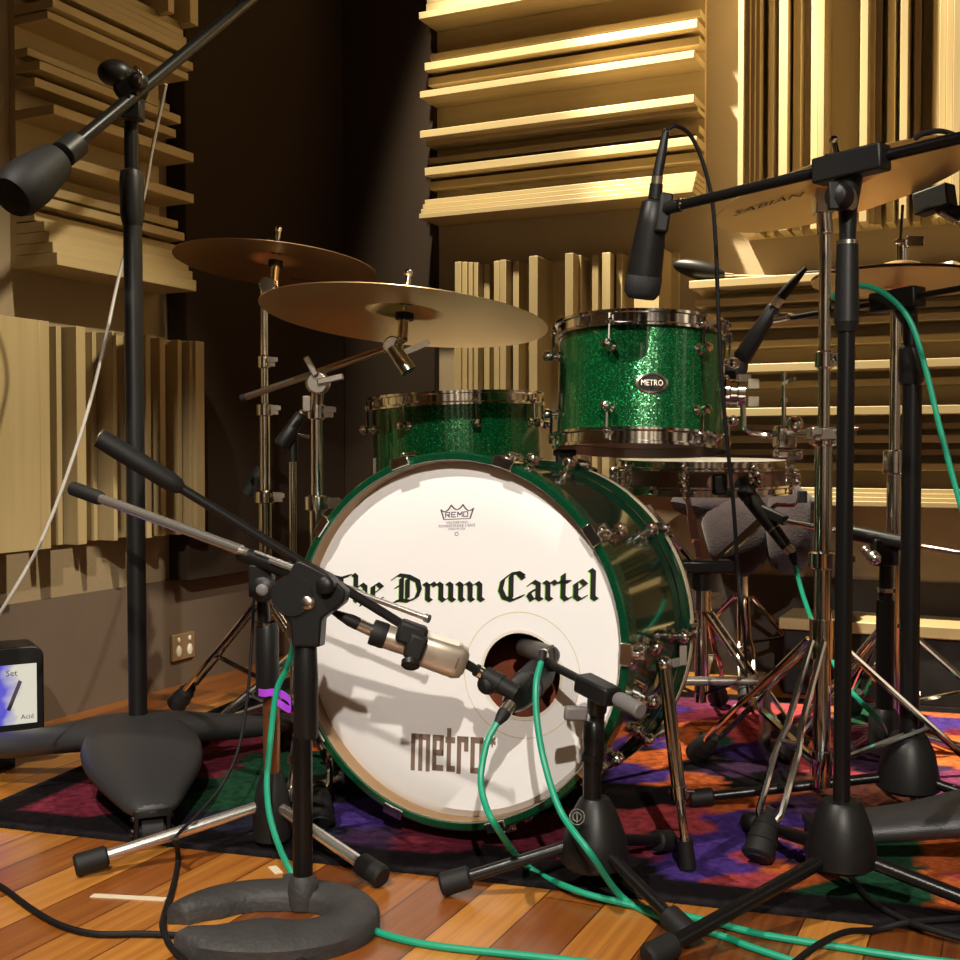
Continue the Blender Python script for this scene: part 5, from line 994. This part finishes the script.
# screen at the left edge
def screen_mat():
    m = mat('lit_screen', (.9, .9, .85), .3); N, L, b = nodes(m); tc = N.new('ShaderNodeTexCoord'); sp = N.new('ShaderNodeSeparateXYZ'); L.new(tc.outputs['Generated'], sp.inputs[0])
    n = N.new('ShaderNodeTexNoise'); n.inputs['Scale'].default_value = 3; L.new(tc.outputs['Generated'], n.inputs['Vector'])
    ad = N.new('ShaderNodeMath'); ad.operation = 'MULTIPLY_ADD'; ad.inputs[1].default_value = .35; L.new(n.outputs['Fac'], ad.inputs[0]); L.new(sp.outputs['X'], ad.inputs[2])
    cr = N.new('ShaderNodeValToRGB'); e = cr.color_ramp.elements; e[0].position = .86; e[0].color = (.12, .10, .70, 1); e[1].position = 1.0; e[1].color = (.80, .77, .62, 1); L.new(ad.outputs[0], cr.inputs[0])
    b.inputs['Base Color'].default_value = (.02, .02, .02, 1); L.new(cr.outputs[0], b.inputs['Emission Color']); b.inputs['Emission Strength'].default_value = .85; return m
M['screen'] = screen_mat()
s_tr, s_br = at(36.5, 663, 2.24), at(37, 722, 2.24); sw = .20; hd = V((cos(radians(27)), sin(radians(27)) * 1.0, 0)); 
hd = V((.86, .51, 0)); nn = V((.51, -.86, 0)); mz0, mz1 = s_br.z, s_tr.z; sc0 = s_tr - hd * sw
mon = thing('monitor', 'black cased monitor with blue and white picture at left edge', 'monitor', (sc0.x, sc0.y, .001))
smf = frame(V(((s_tr.x + sc0.x) / 2, (s_tr.y + sc0.y) / 2, (mz0 + mz1) / 2)), nn, hd); shh = (mz1 - mz0) / 2
mb = MB(smf); rr = .022; W2, H2 = sw / 2 + .014, shh + .022; H3 = shh + .034
prof = [(-W2, -H2)] + [(W2 - rr * .5 + rr * .5 * cos(a), -H2 + rr * .5 + rr * .5 * sin(a)) for a in [radians(-90 + 15 * k) for k in range(7)]] + [(W2 - rr + rr * cos(a), H3 - rr + rr * sin(a)) for a in [radians(15 * k) for k in range(7)]] + [(-W2, H3)]
mb.prism(prof, -.10, -.002); mb.build('case', M['satin'], mon, bevel=.003)
mb = MB(smf); mb.box((0, -H2 - (mz0 - .022) / 2 + .002, -.05), (.12, max(.01, mz0 - .024), .09)); mb.build('foot', M['rubber'], mon)
mb = MB(); mb.prism([(-sw / 2, -shh), (sw / 2, -shh), (sw / 2, shh), (-sw / 2, shh)], -.003, 0); sc_o = mb.build('screen', M['screen'], mon, local=True)
sc_o.matrix_local = Matrix.Translation(RW_ @ -ORG[mon]) @ RW_ @ smf
mb = MB(smf); mb.prism([(sw / 2 - .052, -shh + .035), (sw / 2 - .046, -shh + .033), (sw / 2 - .028, shh - .032), (sw / 2 - .033, shh - .030)], .0002, .0006); mb.build('stick_picture', M['ink_violet'], sc_o, local=False) if False else None
ORG[sc_o] = ORG[mon]
def on_screen(nm, fn, mt):
    mb = MB(); fn(mb); o = mb.build(nm, M[mt], sc_o, local=True); return o
on_screen('stick_picture', lambda b: b.prism([(sw / 2 - .056, -shh + .030), (sw / 2 - .049, -shh + .027), (sw / 2 - .027, shh - .034), (sw / 2 - .033, shh - .030)], .0003, .0007), 'ink_violet')
on_screen('screen_lettering', lambda b: (text_on(b, 'Set', .017, lambda x, y: V((sw / 2 - .046 + x, shh - .016 + y, .0008))), text_on(b, 'Acid', .013, lambda x, y: V((sw / 2 - .018 + x, -shh + .013 + y, .0008)))), 'ink')
# things lying on the ledge
lt = V((0, 0, LEDGE)); 
def on_ledge(px, d=.07):
    r_ = ray(px, 450); k = (WC_T - d - EYE.dot(E_)) / r_.dot(E_); p = EYE + r_ * k; return V((p.x, p.y, LEDGE + .0015))
a, b, c = on_ledge(672, .128), on_ledge(725, .118), on_ledge(775, .11); d = (b - a).normalized(); pd = thing('paddle', 'black egg-shaped paddle on thin rod lying on the ledge', 'paddle', a)
mb = MB(); fm2 = frame(a.lerp(b, .5) + V((0, 0, .030)), d + V((0, 0, -.28))); mb.ball((0, 0, 0), 1, (.022, .026, (b - a).length * .52), fm2, 22, 14); mb.v = [V((p.x, p.y, p.z)) for p in mb.v]
mb.v = [p + fm2.translation for p in mb.v]; mb.build('paddle_head', M['satin'], pd, angle=60)
mb = MB(); mb.cyl(b + V((0, 0, .014)) - d * .01, b + V((0, 0, .012)) + d * .02, .007, .004); mb.cyl(b + V((0, 0, .012)), c + V((0, 0, .003)), .0022, seg=8); mb.build('rod', M['nickel'], pd)
a = on_ledge(815); mb = MB(); mb.box(a + V((.02, 0, .008)), (.13, .05, .014), Matrix.Rotation(-TH, 3, 'Z')); tag(mb.build('flat_case', M['rubber'], bevel=.003), 'flat black case lying on the ledge behind the black pole', 'case')
a = on_ledge(882); mb = MB(); mb.lathe([(.012, .001), (.022, .002), (.022, .012), (.012, .014), (.010, .013), (.010, .002)], Matrix.Translation(a), 22, True); tag(mb.build('tape_roll', M['tape']), 'small cream tape roll lying on the ledge, right of black pole', 'tape roll')
a = on_ledge(943); mb = MB(); mb.box(a + V((0, 0, .008)), (.06, .035, .013), Matrix.Rotation(-.9, 3, 'Z')); tag(mb.build('paper_box', M['white'], bevel=.002), 'crumpled white paper packet lying on ledge at right edge', 'packet')
a, b = on_ledge(868), on_ledge(940); cable('thin black cable lying along the ledge at right', [a + V((0, 0, .002)), a.lerp(b, .35) + V((0, .012, .010)), a.lerp(b, .7) + V((0, .02, .012)), b + V((.01, .012, .002)), on_ledge(985) + V((0, 0, .002))], 'black_cable', .003)

a = at(905, 608, 2.90)
mb = MB(); mb.box((0, 0, .083), (.56, .24, .165)); mb.v = [RW_.inverted() @ p + V((a.x, a.y, 0)) for p in mb.v]
tag(mb.build('equipment_case', M['rubber'], bevel=.006), 'black equipment case low by back wall behind the hi-hat stand legs', 'case')
mb = MB(); mb.box((0, 0, .181), (.58, .26, .030)); mb.v = [RW_.inverted() @ p + V((a.x, a.y, 0)) for p in mb.v]
tag(mb.build('wooden_board', M['pine_h'], bevel=.003), 'thick pale wooden board lying on the black case by back wall', 'board')
